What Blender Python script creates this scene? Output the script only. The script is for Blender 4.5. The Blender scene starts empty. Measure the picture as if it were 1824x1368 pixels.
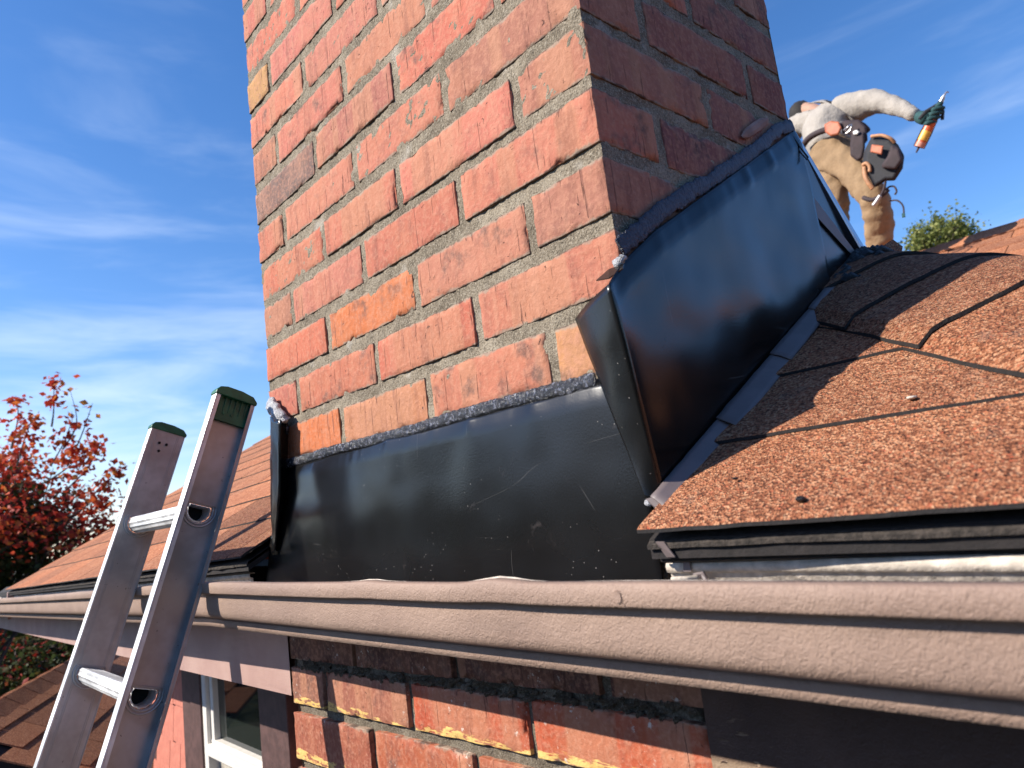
import bpy, bmesh, math, random
import numpy as np
from mathutils import Vector, Matrix, noise as mnoise
random.seed(7); rng = np.random.default_rng(7)
SC = bpy.context.scene; COL = SC.collection
PI = math.pi

# ------------------------------------------------------------------ camera
# measured rotation (rows: image right, image down, view direction) and position; the chimney's
# front right corner is x=y=0, x runs along the eave, y into the roof, z up, metres
RM = np.array([[0.6614182749533811, 0.7397810431087845, -0.12349037944136555],
               [-0.20164722814794436, 0.0168121564930922, -0.9793139163589492],
               [-0.7224017309904127, 0.672637613913265, 0.16029466432518863]])
CAM = np.array([0.40141, -0.53424, -0.25452]); FPX = 1264.2
cd = bpy.data.cameras.new('camera'); co = bpy.data.objects.new('camera', cd); COL.objects.link(co)
mr = Matrix((tuple(RM[0]), tuple(-RM[1]), tuple(-RM[2]))).transposed().to_4x4()
co.matrix_world = Matrix.Translation(Vector(CAM)) @ mr
cd.sensor_width = 36; cd.lens = FPX/1824*36; cd.clip_start = 0.02; cd.clip_end = 4000
cd.dof.use_dof = True; cd.dof.focus_distance = 0.95; cd.dof.aperture_fstop = 9.0
SC.camera = co
# ------------------------------------------------------------------ light
TR = np.array([0.61, 1.0, -0.84])                       # the way sunlight travels
w = bpy.data.worlds.new('World'); SC.world = w; w.use_nodes = True
nt = w.node_tree; bg = nt.nodes['Background']; L = nt.links
sky = nt.nodes.new('ShaderNodeTexSky'); sky.sky_type = 'NISHITA'; sky.sun_disc = False
sky.sun_elevation = math.atan2(.84, math.hypot(.61, 1)); sky.sun_rotation = math.atan2(-.61, -1.0) % (2*PI)
sky.air_density = 1.0; sky.dust_density = 0.3; sky.ozone_density = 2.5; sky.altitude = 200
tc = nt.nodes.new('ShaderNodeTexCoord')
mp = nt.nodes.new('ShaderNodeMapping'); mp.inputs['Scale'].default_value = (1.0, 1.6, 7.0); mp.inputs['Rotation'].default_value = (0.10, 0.16, 0.5)
L.new(tc.outputs['Generated'], mp.inputs[0])
n1 = nt.nodes.new('ShaderNodeTexNoise'); n1.inputs['Scale'].default_value = 2.1; n1.inputs['Detail'].default_value = 5; n1.inputs['Roughness'].default_value = .55; n1.inputs['Distortion'].default_value = .5
L.new(mp.outputs[0], n1.inputs['Vector'])
r1 = nt.nodes.new('ShaderNodeMapRange'); r1.inputs[1].default_value = .44; r1.inputs[2].default_value = .80; r1.interpolation_type = 'SMOOTHSTEP'
L.new(n1.outputs[0], r1.inputs[0])
sx = nt.nodes.new('ShaderNodeSeparateXYZ'); L.new(tc.outputs['Generated'], sx.inputs[0])
r2 = nt.nodes.new('ShaderNodeMapRange'); r2.inputs[1].default_value = .52; r2.inputs[2].default_value = .08; r2.inputs[3].default_value = .10; r2.inputs[4].default_value = .62
L.new(sx.outputs[2], r2.inputs[0])
mu = nt.nodes.new('ShaderNodeMath'); mu.operation = 'MULTIPLY'; L.new(r1.outputs[0], mu.inputs[0]); L.new(r2.outputs[0], mu.inputs[1])
mx = nt.nodes.new('ShaderNodeMix'); mx.data_type = 'RGBA'; L.new(mu.outputs[0], mx.inputs[0])
hs = nt.nodes.new('ShaderNodeHueSaturation'); hs.inputs['Saturation'].default_value = 1.26
L.new(sky.outputs[0], hs.inputs['Color'])
ct = nt.nodes.new('ShaderNodeMix'); ct.data_type = 'RGBA'; ct.blend_type = 'MULTIPLY'; ct.inputs[0].default_value = 1; ct.inputs[7].default_value = (1.05, .98, 1.09, 1)
L.new(hs.outputs[0], ct.inputs[6]); L.new(ct.outputs[2], mx.inputs[6]); mx.inputs[7].default_value = (5.6, 6.4, 7.6, 1)
L.new(mx.outputs[2], bg.inputs[0]); bg.inputs[1].default_value = 0.12
sd = bpy.data.lights.new('sun', 'SUN'); sd.energy = 5.0; sd.angle = math.radians(0.5); sd.color = (1, .93, .83)
so = bpy.data.objects.new('sun', sd); COL.objects.link(so); so.rotation_euler = Vector(-TR).to_track_quat('Z', 'Y').to_euler()
SC.view_settings.view_transform = 'Standard'; SC.view_settings.look = 'None'; SC.view_settings.gamma = 1; SC.view_settings.exposure = 0.66
try: SC.view_settings.use_curve_mapping = False
except Exception: pass
SC.cycles.max_bounces = 6

# ------------------------------------------------------------------ helpers
def ray(px, py): return RM.T @ np.array([(px-912)/FPX, (py-684)/FPX, 1.0])
def onX(px, py, X=0.): d = ray(px, py); t = (X-CAM[0])/d[0]; return CAM+t*d
def onY(px, py, Y=0.): d = ray(px, py); t = (Y-CAM[1])/d[1]; return CAM+t*d
def nz(x, y, z, s=1.0): return mnoise.noise(Vector((x*s, y*s, z*s)))
def tag(o, label=None, cat=None, group=None, kind=None):
    if label: o['label'] = label
    if cat: o['category'] = cat
    if group: o['group'] = group
    if kind: o['kind'] = kind
    return o
def empty(name, loc, label, cat, group=None):
    o = bpy.data.objects.new(name, None); COL.objects.link(o); o.location = loc; o.empty_display_size = .1
    return tag(o, label, cat, group)
def wloc(o):
    v = Vector(o.location)
    while o.parent: o = o.parent; v += Vector(o.location)
    return v
def obj(name, verts, faces, mat, parent=None, loc=(0, 0, 0), smooth=False, color=None, solid=0, bevel=0):
    """verts are in world space; loc is the object's own origin in world space"""
    loc = np.array(loc, float); me = bpy.data.meshes.new(name)
    me.from_pydata((np.array(verts, float)-loc).tolist(), [], [tuple(f) for f in faces]); me.update()
    if smooth: me.polygons.foreach_set('use_smooth', [True]*len(me.polygons))
    me.materials.append(mat)
    return link(name, me, parent, loc, color, solid, bevel)
def link(name, me, parent, loc, color=None, solid=0, bevel=0):
    o = bpy.data.objects.new(name, me); COL.objects.link(o)
    o.location = Vector(loc) - (wloc(parent) if parent else Vector((0, 0, 0)))
    if parent: o.parent = parent
    if color: o.color = (*color, 1)
    if solid:
        m = o.modifiers.new('s', 'SOLIDIFY'); m.thickness = solid; m.offset = 0
    if bevel:
        m = o.modifiers.new('b', 'BEVEL'); m.width = bevel; m.segments = 2; m.limit_method = 'ANGLE'
    return o
BF = [(0, 3, 2, 1), (4, 5, 6, 7), (0, 1, 5, 4), (1, 2, 6, 5), (2, 3, 7, 6), (3, 0, 4, 7)]
def boxv(x0, x1, y0, y1, z0, z1): return [(x0, y0, z0), (x1, y0, z0), (x1, y1, z0), (x0, y1, z0), (x0, y0, z1), (x1, y0, z1), (x1, y1, z1), (x0, y1, z1)]
def box(name, b, mat, parent=None, bevel=0, color=None):
    return obj(name, boxv(*b), BF, mat, parent, ((b[0]+b[1])/2, (b[2]+b[3])/2, (b[4]+b[5])/2), bevel=bevel, color=color)
class MB:
    def __init__(s): s.v = []; s.f = []
    def add(s, v, f): n = len(s.v); s.v += [tuple(p) for p in v]; s.f += [tuple(i+n for i in q) for q in f]; return s
    def box(s, *b): return s.add(boxv(*b), BF)
    def tube(s, pts, r, seg=8, cap=True):
        v, f = tubemesh(pts, r, seg, cap); return s.add(v, f)
    def obj(s, name, mat, parent=None, loc=None, **k):
        if loc is None: loc = np.mean(np.array(s.v), axis=0)
        return obj(name, s.v, s.f, mat, parent, loc, **k)
def tubemesh(pts, r, seg=8, cap=True, ell=None):
    pts = [Vector(p) for p in pts]; n = len(pts); rs = r if hasattr(r, '__len__') else [r]*n
    v = []; f = []; up = Vector((0.13, .21, .97))
    for i, p in enumerate(pts):
        t = (pts[min(i+1, n-1)]-pts[max(i-1, 0)]).normalized()
        a = t.cross(up)
        if a.length < .05: a = t.cross(Vector((1, 0, 0)))
        a.normalize(); b = a.cross(t).normalized()
        for k in range(seg):
            an = 2*PI*k/seg; v.append(p+a*math.cos(an)*rs[i]+b*math.sin(an)*rs[i])
    for i in range(n-1):
        for k in range(seg):
            f.append((i*seg+k, i*seg+(k+1) % seg, (i+1)*seg+(k+1) % seg, (i+1)*seg+k))
    if cap: f.append(tuple(range(seg))[::-1]); f.append(tuple((n-1)*seg+k for k in range(seg)))
    return [tuple(p) for p in v], f
def grid(fn, nu, nv):
    v = [fn(i/(nu-1), j/(nv-1)) for j in range(nv) for i in range(nu)]
    f = [(j*nu+i, j*nu+i+1, (j+1)*nu+i+1, (j+1)*nu+i) for j in range(nv-1) for i in range(nu-1)]
    return v, f
def bez(p, n=12):
    p = [np.array(q, float) for q in p]; out = []
    for i in range(len(p)-1):
        a = p[max(i-1, 0)]; b = p[i]; c = p[i+1]; d = p[min(i+2, len(p)-1)]
        for k in range(n):
            t = k/n; out.append(.5*((2*b)+(c-a)*t+(2*a-5*b+4*c-d)*t*t+(3*b-a-3*c+d)*t**3))
    out.append(p[-1]); return out

# ------------------------------------------------------------------ materials
class Mt:
    def __init__(s, name, rough=.8, metal=0, base=(.5, .5, .5), spec=.5):
        s.m = bpy.data.materials.new(name); s.m.use_nodes = True; s.t = s.m.node_tree
        s.b = s.t.nodes['Principled BSDF']; s.set('Roughness', rough); s.set('Metallic', metal); s.set('Base Color', (*base, 1)); s.set('Specular IOR Level', spec)
        s.tc = None; s.h = None
    def set(s, k, v):
        if hasattr(v, 'is_output'): s.t.links.new(v, s.b.inputs[k])
        else: s.b.inputs[k].default_value = v
    def node(s, ty, **kw):
        n = s.t.nodes.new(ty)
        for k, v in kw.items(): setattr(n, k, v)
        return n
    def inp(s, n, k, v):
        if hasattr(v, 'is_output'): s.t.links.new(v, n.inputs[k])
        else: n.inputs[k].default_value = v
    def co(s, which='Object', scale=(1, 1, 1), off=None, rnd=0):
        if s.tc is None: s.tc = s.node('ShaderNodeTexCoord')
        m = s.node('ShaderNodeMapping'); s.t.links.new(s.tc.outputs[which], m.inputs[0]); m.inputs['Scale'].default_value = scale
        if rnd:
            oi = s.node('ShaderNodeObjectInfo'); mm = s.math('MULTIPLY', oi.outputs['Random'], rnd)
            s.t.links.new(mm, m.inputs['Location'])
        if off: m.inputs['Location'].default_value = off
        return m.outputs[0]
    def rand(s): return s.node('ShaderNodeObjectInfo').outputs['Random']
    def ocol(s): return s.node('ShaderNodeObjectInfo').outputs['Color']
    def math(s, op, a, b=0.0, c=None):
        n = s.node('ShaderNodeMath', operation=op); s.inp(n, 0, a); s.inp(n, 1, b)
        if c is not None: s.inp(n, 2, c)
        return n.outputs[0]
    def noise(s, v, scale, det=3, rough=.5, dist=0):
        n = s.node('ShaderNodeTexNoise'); s.inp(n, 'Vector', v); s.inp(n, 'Scale', scale); s.inp(n, 'Detail', det); s.inp(n, 'Roughness', rough); s.inp(n, 'Distortion', dist)
        return n.outputs[0]
    def vor(s, v, scale, out='Distance', feature='F1', rnd=1):
        n = s.node('ShaderNodeTexVoronoi', feature=feature); s.inp(n, 'Vector', v); s.inp(n, 'Scale', scale); s.inp(n, 'Randomness', rnd)
        return n.outputs[out]
    def rng(s, x, a, b, c=0, d=1, smooth=True):
        n = s.node('ShaderNodeMapRange'); n.interpolation_type = 'SMOOTHSTEP' if smooth else 'LINEAR'
        for i, q in enumerate((x, a, b, c, d)): s.inp(n, i, q)
        return n.outputs[0]
    def mix(s, f, a, b, bl='MIX'):
        n = s.node('ShaderNodeMix', data_type='RGBA', blend_type=bl); s.inp(n, 0, f)
        for i, q in ((6, a), (7, b)):
            if isinstance(q, tuple): q = (*q[:3], 1)
            s.inp(n, i, q)
        return n.outputs[2]
    def ramp(s, x, stops, interp='LINEAR'):
        n = s.node('ShaderNodeValToRGB'); s.inp(n, 0, x); cr = n.color_ramp; cr.interpolation = interp
        while len(cr.elements) < len(stops): cr.elements.new(.5)
        for e, (p, c) in zip(cr.elements, stops): e.position = p; e.color = (*c, 1) if len(c) == 3 else c
        return n.outputs[0]
    def sep(s, v):
        n = s.node('ShaderNodeSeparateXYZ'); s.inp(n, 0, v); return n.outputs
    def val(s, c):
        n = s.node('ShaderNodeSeparateColor'); s.inp(n, 0, c); return n.outputs[0]
    def bump(s, h, dist=.001, st=1.0):
        n = s.node('ShaderNodeBump'); s.inp(n, 'Height', h); s.inp(n, 'Distance', dist); s.inp(n, 'Strength', st)
        if s.h is not None: s.t.links.new(s.h, n.inputs['Normal'])
        s.h = n.outputs[0]; s.t.links.new(s.h, s.b.inputs['Normal'])

def brick_mat(name, painted=0):
    M = Mt(name, .86, spec=.25)
    c = M.co(rnd=37.0); g = M.co('Generated'); gs = M.sep(g); r = M.rand(); o = M.ocol()
    big = M.noise(c, 14, 3); fine = M.noise(c, 160, 4, .65); mid = M.noise(c, 48, 4, .6, .6)
    col = M.mix(M.rng(big, .40, .66, 0, .55), o, M.mix(.5, o, (.46, .19, .10)))
    col = M.mix(M.rng(mid, .50, .70, 0, .62), col, M.mix(.55, o, (.22, .10, .075)))
    # vertical kiln and drag streaks
    cs = M.co(scale=(60, 60, 5), rnd=11); st = M.noise(cs, 1.0, 4, .55)
    cb = M.co(scale=(17, 17, .6), rnd=23); bd = M.noise(cb, 1.0, 1, .4)
    band = M.math('MULTIPLY', M.rng(bd, .52, .56), M.rng(M.math('FRACT', M.math('MULTIPLY', r, 7.3)), .35, .55))
    col = M.mix(M.math('MULTIPLY', band, .55), col, (.42, .20, .115))
    col = M.mix(M.rng(st, .50, .78, 0, .40), col, (.50, .25, .16))
    col = M.mix(M.rng(st, .47, .30, 0, .40), col, (.16, .06, .045))
    # smoky soot patches on some
    so_ = M.math('MULTIPLY', M.rng(M.noise(c, 26, 5, .6), .52, .70), M.rng(M.math('FRACT', M.math('MULTIPLY', r, 13.7)), .55, .8))
    col = M.mix(M.math('MULTIPLY', so_, .75), col, (.10, .07, .06))
    col = M.mix(M.math('MULTIPLY', M.rng(fine, .44, .66), .42), col, (.52, .25, .16))
    # pits
    pit = M.math('MULTIPLY', M.rng(M.noise(c, 150, 4, .62, .8), .665, .72), M.rng(M.noise(c, 17, 2), .41, .54)); gou = M.rng(M.noise(c, 36, 5, .68, 1.3), .685, .72); col = M.mix(M.math('MULTIPLY', gou, .7), col, (.12, .06, .045)); col = M.mix(M.math('MULTIPLY', pit, .85), col, (.09, .045, .04))
    scr = M.rng(M.noise(M.co(scale=(260, 260, 12), rnd=5), 1, 2, .4), .68, .72); col = M.mix(M.math('MULTIPLY', scr, .55), col, (.13, .05, .04))
    # mortar smeared at the edges
    ez = M.math('MINIMUM', gs[2], M.math('SUBTRACT', 1, gs[2]))
    sm = M.rng(M.math('ADD', ez, M.math('MULTIPLY', M.math('SUBTRACT', M.noise(c, 55, 4, .6), .5), .28)), .075, .01)
    col = M.mix(M.math('MULTIPLY', sm, .85), col, (.30, .235, .175))
    ax_ = M.math('MINIMUM', M.math('ADD', gs[0], gs[1]), 9.0)
    dk = M.math('MULTIPLY', M.rng(M.math('ADD', ez, M.math('MULTIPLY', M.math('SUBTRACT', M.noise(c, 90, 3, .6), .5), .16)), .050, .016), M.rng(M.noise(c, 30, 3), .38, .52))
    col = M.mix(M.math('MULTIPLY', dk, .8), col, (.06, .04, .032))  # dirt and crevice shade painted along the upper and lower brick edges
    if painted:
        cn = M.noise(M.co(scale=(16, 16, 60), rnd=9), 1, 4, .6)
        ys = M.math('MULTIPLY', M.rng(M.math('ADD', gs[2], M.math('MULTIPLY', cn, .75)), .55, .50), M.rng(M.noise(M.co(scale=(70, 70, 300), rnd=3), 1, 3), .38, .5))
        if painted == 2: col = M.mix(ys, col, (.72, .47, .16))
        wf = M.math('MULTIPLY', M.rng(M.noise(c, 90, 5, .7), .60, .66), M.rng(M.noise(c, 13, 2), .52, .62))
        col = M.mix(wf, col, (.62, .52, .44))
        M.set('Roughness', .6)
    M.set('Base Color', col)
    M.bump(st, .0009, .8); M.bump(mid, .0026, .7); M.bump(fine, .0012, .9); M.bump(M.math('SUBTRACT', 1, M.math('MAXIMUM', M.math('MAXIMUM', pit, gou), scr)), .0018, .9)
    return M.m
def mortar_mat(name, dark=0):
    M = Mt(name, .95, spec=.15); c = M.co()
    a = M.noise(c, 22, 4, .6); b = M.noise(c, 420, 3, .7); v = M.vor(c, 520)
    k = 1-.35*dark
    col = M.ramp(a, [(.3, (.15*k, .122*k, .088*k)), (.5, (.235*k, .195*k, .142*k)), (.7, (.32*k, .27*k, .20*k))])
    col = M.mix(M.rng(b, .5, .68, 0, .75), col, (.44*k, .385*k, .30*k)); col = M.mix(M.rng(b, .46, .33, 0, .85), col, (.09, .075, .055))
    col = M.mix(M.rng(M.noise(c, 24, 4), .60, .74, 0, .5), col, (.5, .46, .40))
    M.set('Base Color', col); M.bump(M.noise(c, 60, 4, .6), .003, .8); M.bump(b, .0018, 1); M.bump(v, .0007, .8)
    return M.m
def black_metal(name, dusty=1.0, rough=.235, dent=1.0):
    M = Mt(name, rough, spec=.55); c = M.co()
    d = M.noise(c, 22, 5, .65, .5); dm = M.math('MULTIPLY', M.rng(d, .62, .86), M.rng(M.noise(c, 6, 2), .50, .62))
    sc = M.math('ABSOLUTE', M.math('SUBTRACT', M.noise(M.co(scale=(2.2, 2.2, 15)), 1, 1, .4, .2), .5)); s1 = M.math('MULTIPLY', M.rng(sc, .0014, .0004), M.rng(M.noise(c, 9, 2), .56, .66))
    sc2 = M.math('ABSOLUTE', M.math('SUBTRACT', M.noise(M.co(scale=(9, 9, 5), off=(3, 1, 8)), 1, 0, .4, .1), .5)); s2 = M.math('MULTIPLY', M.rng(sc2, .003, .0008), M.rng(M.noise(M.co(off=(5, 2, 1)), 11, 2), .57, .63))
    spk = M.math('MULTIPLY', M.rng(M.vor(c, 130), .10, .05), M.rng(M.noise(M.co(off=(9, 2, 4)), 14, 2), .50, .60))
    col = M.mix(M.math('MULTIPLY', dm, .20*dusty), (.0050, .0048, .0048), (.20, .13, .10))
    col = M.mix(M.math('MULTIPLY', M.math('MAXIMUM', s1, s2), .10), col, (.35, .33, .31)); col = M.mix(M.math('MULTIPLY', spk, .6*dusty), col, (.34, .31, .28))
    M.set('Base Color', col); M.set('Roughness', M.math('ADD', M.rng(M.noise(c, 5, 3), .3, .7, rough-.05, rough+.06), M.math('MULTIPLY', dm, .3)))
    M.bump(M.noise(c, 5.5, 2, .4), .010*dent, .5); M.bump(M.noise(c, 420, 2), .00008, 1)
    return M.m
def sealant_mat(name, base=(.020, .021, .026), rough=.3, painted_glint=1.6):
    M = Mt(name, rough, base=base, spec=.7); c = M.co(); M.set('Base Color', M.mix(M.rng(M.noise(c, 260, 3, .6), .52, .66, 0, .8), base, tuple(min(1, q*painted_glint) for q in base)))  # pale flecks mixed into the colour stand in for sun glints
    M.bump(M.noise(c, 190, 5, .65, .8), .0045, 1); M.bump(M.noise(c, 520, 3, .6), .0014, .9)
    return M.m
def paint_mat(name, c1, c2, rough=.5, leather=1.0, peel=None, sc=230):
    M = Mt(name, rough, spec=.4); c = M.co()
    col = M.mix(M.rng(M.noise(c, 7, 4, .6), .35, .68), c1, c2)
    col = M.mix(M.rng(M.noise(M.co(scale=(5, 5, 40)), 1, 5, .6), .55, .78, 0, .35), col, tuple(q*.55 for q in c1))
    if peel:
        pm = M.rng(M.noise(M.co(scale=(10, 10, 34)), 1, 6, .62, .8), .60, .63); pm2 = M.math('MAXIMUM', M.math('MULTIPLY', pm, M.rng(M.noise(c, 5, 2), .44, .56)), M.math('MULTIPLY', M.rng(M.noise(M.co(scale=(12, 12, 40)), 1, 5, .6, .8), .40, .44), M.math('MULTIPLY', M.rng(M.sep(c)[0], -.13, -.20), M.rng(M.sep(c)[2], -.001, -.008))))
        grain = M.noise(M.co(scale=(14, 14, 300)), 1, 3); wood = M.mix(grain, peel, tuple(q*.4 for q in peel))
        col = M.mix(pm2, col, wood); M.bump(M.math('SUBTRACT', 1, pm2), .0012, .8)
    M.set('Base Color', col)
    if leather:
        wv = M.noise(c, sc, 2, .5, 1.6); M.bump(M.noise(c, sc*.25, 3, .6), .0012*leather, .6); M.bump(wv, .0010*leather, .75)
    return M.m
def shingle_mat(name, far=False):
    M = Mt(name, .93, spec=.2); c = M.co(rnd=9); r = M.rand()
    big = M.noise(M.co(), 5, 4, .6)
    cell = M.node('ShaderNodeTexVoronoi'); M.inp(cell, 'Vector', c); M.inp(cell, 'Scale', 430 if not far else 260)
    cv = M.val(cell.outputs['Color']); s2 = M.noise(c, 330 if not far else 160, 2, .7)
    if far: cv = M.mix(.45, cell.outputs['Color'], (.5, .5, .5)); cv = M.val(cv)
    g = M.ramp(cv, [(0, (.05, .021, .014)), (.2, (.15, .058, .032)), (.42, (.27, .112, .058)), (.66, (.37, .175, .095)), (.88, (.50, .31, .19)), (1, (.34, .08, .04))])
    col = M.mix(M.rng(s2, .35, .65, 0, .35), g, (.28, .12, .062))
    tint = M.mix(M.rng(big, .35, .7), (1.02, .94, .90), (1.30, 1.26, 1.20)); col = M.mix(1, col, tint, 'MULTIPLY')
    tint2 = M.ramp(r, [(0, (.80, .78, .80)), (.5, (1, 1, 1)), (1, (1.12, 1.02, .95))]); col = M.mix(1, col, tint2, 'MULTIPLY')
    gy = M.math('MULTIPLY', M.rng(M.noise(M.co(rnd=4), 16, 4, .6), .60, .72), .35); col = M.mix(gy, col, (.20, .15, .12))
    M.set('Base Color', col)
    if not far: M.bump(s2, .0026, 1); M.bump(cell.outputs['Distance'], .0024, 1)
    else: M.bump(s2, .003, .5)
    return M.m
def plain(name, base, rough=.6, metal=0, spec=.5, n=0, nsc=60, var=.25, nd=.002):
    M = Mt(name, rough, metal, base, spec); c = M.co()
    if var: M.set('Base Color', M.mix(M.rng(M.noise(c, nsc*.4, 4, .6), .35, .68), tuple(q*(1-var) for q in base), tuple(min(1, q*(1+var*.6)) for q in base)))
    if n: M.bump(M.noise(c, nsc, 4, .6), nd, n)
    return M.m
def alu_mat(name, base=(.30, .265, .255), rough=.42):
    M = Mt(name, rough, .55, base); c = M.co()
    st = M.noise(M.co(scale=(30, 30, 2.2)), 1, 5, .6, .3); bl = M.noise(c, 9, 4, .6)
    col = M.mix(M.rng(bl, .35, .7), tuple(q*.72 for q in base), tuple(q*1.2 for q in base)); col = M.mix(M.rng(st, .55, .75, 0, .45), col, (.42, .40, .40))
    col = M.mix(M.math('MULTIPLY', M.rng(M.noise(c, 120, 3), .70, .74), .6), col, (.05, .04, .04))
    M.set('Base Color', col); M.set('Roughness', M.rng(bl, .3, .7, rough-.1, rough+.12)); M.bump(st, .0003, .5)
    return M.m
m_brick = brick_mat('brick'); m_brickp = brick_mat('paint_splashed_brick', 2); m_brickq = brick_mat('smooth_brick', 1)
m_mortar = mortar_mat('mortar'); m_mortar2 = mortar_mat('old_mortar', 1)
m_black = black_metal('black_sheet_metal'); m_black2 = black_metal('black_sheet_metal_clean', .3, .21, 1.5)
m_wing = black_metal('scuffed_black_metal', 1.6, .28)
m_seal = sealant_mat('sealant', rough=.2, painted_glint=11); m_sealb = sealant_mat('thick_blue_black_sealant', (.016, .022, .045), .42); m_tar = sealant_mat('roof_tar', (.006, .006, .007), .3)
m_silver = sealant_mat('silver_sealant', (.42, .42, .43), .3)
m_gutter = paint_mat('gutter_paint', (.265, .178, .135), (.315, .215, .162), .68, 1.5, sc=290)
m_fascia = paint_mat('fascia_paint', (.37, .23, .20), (.43, .285, .245), .6, .6, sc=300)
m_dark = paint_mat('dark_peeling_paint', (.060, .032, .024), (.095, .052, .038), .6, 1.0, peel=(.42, .29, .19))
m_inner = plain('gutter_inside', (.56, .48, .39), .7, n=.7, nsc=190, var=.25, nd=.002)
m_step = plain('step_flashing_paint', (.16, .125, .12), .5, var=.12)
m_steel = plain('bare_blue_steel', (.30, .38, .48), .33, .85, var=.1)
m_sh = shingle_mat('asphalt_shingle'); m_shf = shingle_mat('far_shingle', True)
m_edge = plain('cut_asphalt_edge', (.018, .015, .014), .95, n=.7, nsc=300)
m_cutgr = plain('gritty_shingle_edge', (.048, .038, .031), .95, n=1, nsc=420, var=.5)
m_felt = plain('roof_felt', (.018, .014, .013), .9, n=.6, nsc=200)
m_cutedge = plain('drip_edge_paint', (.012, .009, .008), .8)
m_alu = alu_mat('weathered_aluminium', (.45, .435, .43)); m_alub = alu_mat('bright_aluminium', (.80, .79, .77), .5)
m_green = plain('green_plastic', (.012, .115, .055), .45, n=.2, nsc=100); m_void = plain('dark_recess', (.01, .01, .01), .9)
m_siding = plain('pink_siding', (.52, .175, .12), .7, n=.4, nsc=90, var=.12); m_trim = plain('brown_trim', (.095, .05, .045), .6, n=.3, nsc=80)
m_white = plain('white_vinyl', (.72, .68, .62), .4, var=.06)
g_ = Mt('window_glass', .04, base=(.012, .016, .014), spec=.6); m_glass = g_.m

# ------------------------------------------------------------------ ground and far setting
GZ = -4.3
def ground():
    n = 60; S = 900
    def fn(u, v):
        x = (u-.5)*2; y = (v-.5)*2; x = x*abs(x)*S; y = y*abs(y)*S
        return (x, y, GZ + .12*nz(x, y, 0, .08))
    v, f = grid(fn, n, n)
    M = Mt('lawn', .95, spec=.1); c = M.co()
    M.set('Base Color', M.ramp(M.noise(c, .8, 8, .7), [(.3, (.022, .022, .014)), (.55, (.038, .036, .022)), (.75, (.07, .055, .036))])); M.bump(M.noise(c, 30, 4), .03, .8)
    o = obj('ground', v, f, M.m, smooth=True); o['kind'] = 'structure'; return o
ground()
def hill():  # dark hillside added out of view to deepen shade and reflections
    V = []; F = []; na, nr = 90, 16
    for i in range(na):
        a = math.radians(-172+i*(232/(na-1))); k = math.sin(PI*min(1, max(0, i/(na-1))))**.35
        for j in range(nr):
            t = j/(nr-1); R_ = 16+34*t; x, y = math.cos(a)*R_, math.sin(a)*R_
            h = (9.5*k)*(1-(1-t)**2)*(1+.25*nz(x, y, 0, .12))+1.2*nz(x, y, 3, .5)*min(1, t*6)
            V.append((x, y, GZ-.3+max(0, h)))
    for i in range(na-1):
        for j in range(nr-1): F.append((i*nr+j, (i+1)*nr+j, (i+1)*nr+j+1, i*nr+j+1))
    M = Mt('added_dark_hillside', .95, spec=.1); c = M.co(); M.set('Base Color', M.ramp(M.noise(c, 1.2, 8, .7), [(.35, (.012, .018, .008)), (.6, (.03, .035, .014)), (.8, (.07, .045, .02))])); M.bump(M.noise(c, 3, 6), .6, 1)
    o = obj('added_hills', V, F, M.m, smooth=True); o['kind'] = 'structure'
hill()

# ------------------------------------------------------------------ chimney
CH = .075; W = .81; D = .45
def rbox(b, e=.0014, step=.010, amp=1.0, seed=0.):
    x0, x1, y0, y1, z0, z1 = b
    def ax(L_):
        n = max(1, int(round((L_-2*e)/step))); return [0, e*.4] + [e+(L_-2*e)*i/n for i in range(n+1)] + [L_-e*.4, L_]
    A = [ax(x1-x0), ax(y1-y0), ax(z1-z0)]; idx = {}; V = []; F = []
    def vid(i, j, k):
        key = (i, j, k)
        if key not in idx:
            p = np.array([A[0][i], A[1][j], A[2][k]]); idx[key] = len(V); V.append(p)
        return idx[key]
    nx, ny, nz_ = len(A[0])-1, len(A[1])-1, len(A[2])-1
    for a, b_, na, nb, side in ((0, 1, nx, ny, 2), (0, 2, nx, nz_, 1), (1, 2, ny, nz_, 0)):
        N = (nx, ny, nz_)[side]
        for s in (0, N):
            for i in range(na):
                for j in range(nb):
                    q = []
                    for (ii, jj) in ((i, j), (i+1, j), (i+1, j+1), (i, j+1)):
                        t = [0, 0, 0]; t[a] = ii; t[b_] = jj; t[side] = s; q.append(vid(*t))
                    flip = (s == 0) ^ (side == 1)
                    F.append(tuple(q[::-1]) if flip else tuple(q))
    P = np.array(V); Ls = np.array([x1-x0, y1-y0, z1-z0])
    Q = np.clip(P, e, Ls-e); dlt = P-Q; ln = np.linalg.norm(dlt, axis=1, keepdims=True); ln[ln == 0] = 1
    P2 = Q+dlt/ln*e; nrm = dlt/ln
    out = []
    for p, n_ in zip(P2, nrm):
        wx, wy, wz = p[0]+x0+seed, p[1]+y0, p[2]+z0
        ed = np.sort(np.minimum(p, Ls-p)); near = max(0., 1-ed[1]/.006)
        a = .0005*nz(wx, wy, wz, 45)+.0005*nz(wx, wy, wz, 150)
        chip = near*(max(0., nz(wx, wy, wz+9, 38)-.18)*.0070+max(0., nz(wx+5, wy, wz, 120))*.0024+max(0., nz(wx+5, wy, wz, 300))*.0016)
        out.append(p+np.array([x0, y0, z0])+n_*(a*amp-chip*amp))
    return out, F
PAL = [(.44, .138, .083), (.46, .152, .092), (.42, .124, .078), (.45, .162, .102), (.43, .148, .098), (.37, .125, .088)]
ORG = (.48, .155, .055); DUL = (.33, .145, .095); GRY = (.17, .115, .10); YEL = (.42, .22, .09); PNK = (.46, .155, .105)
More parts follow.
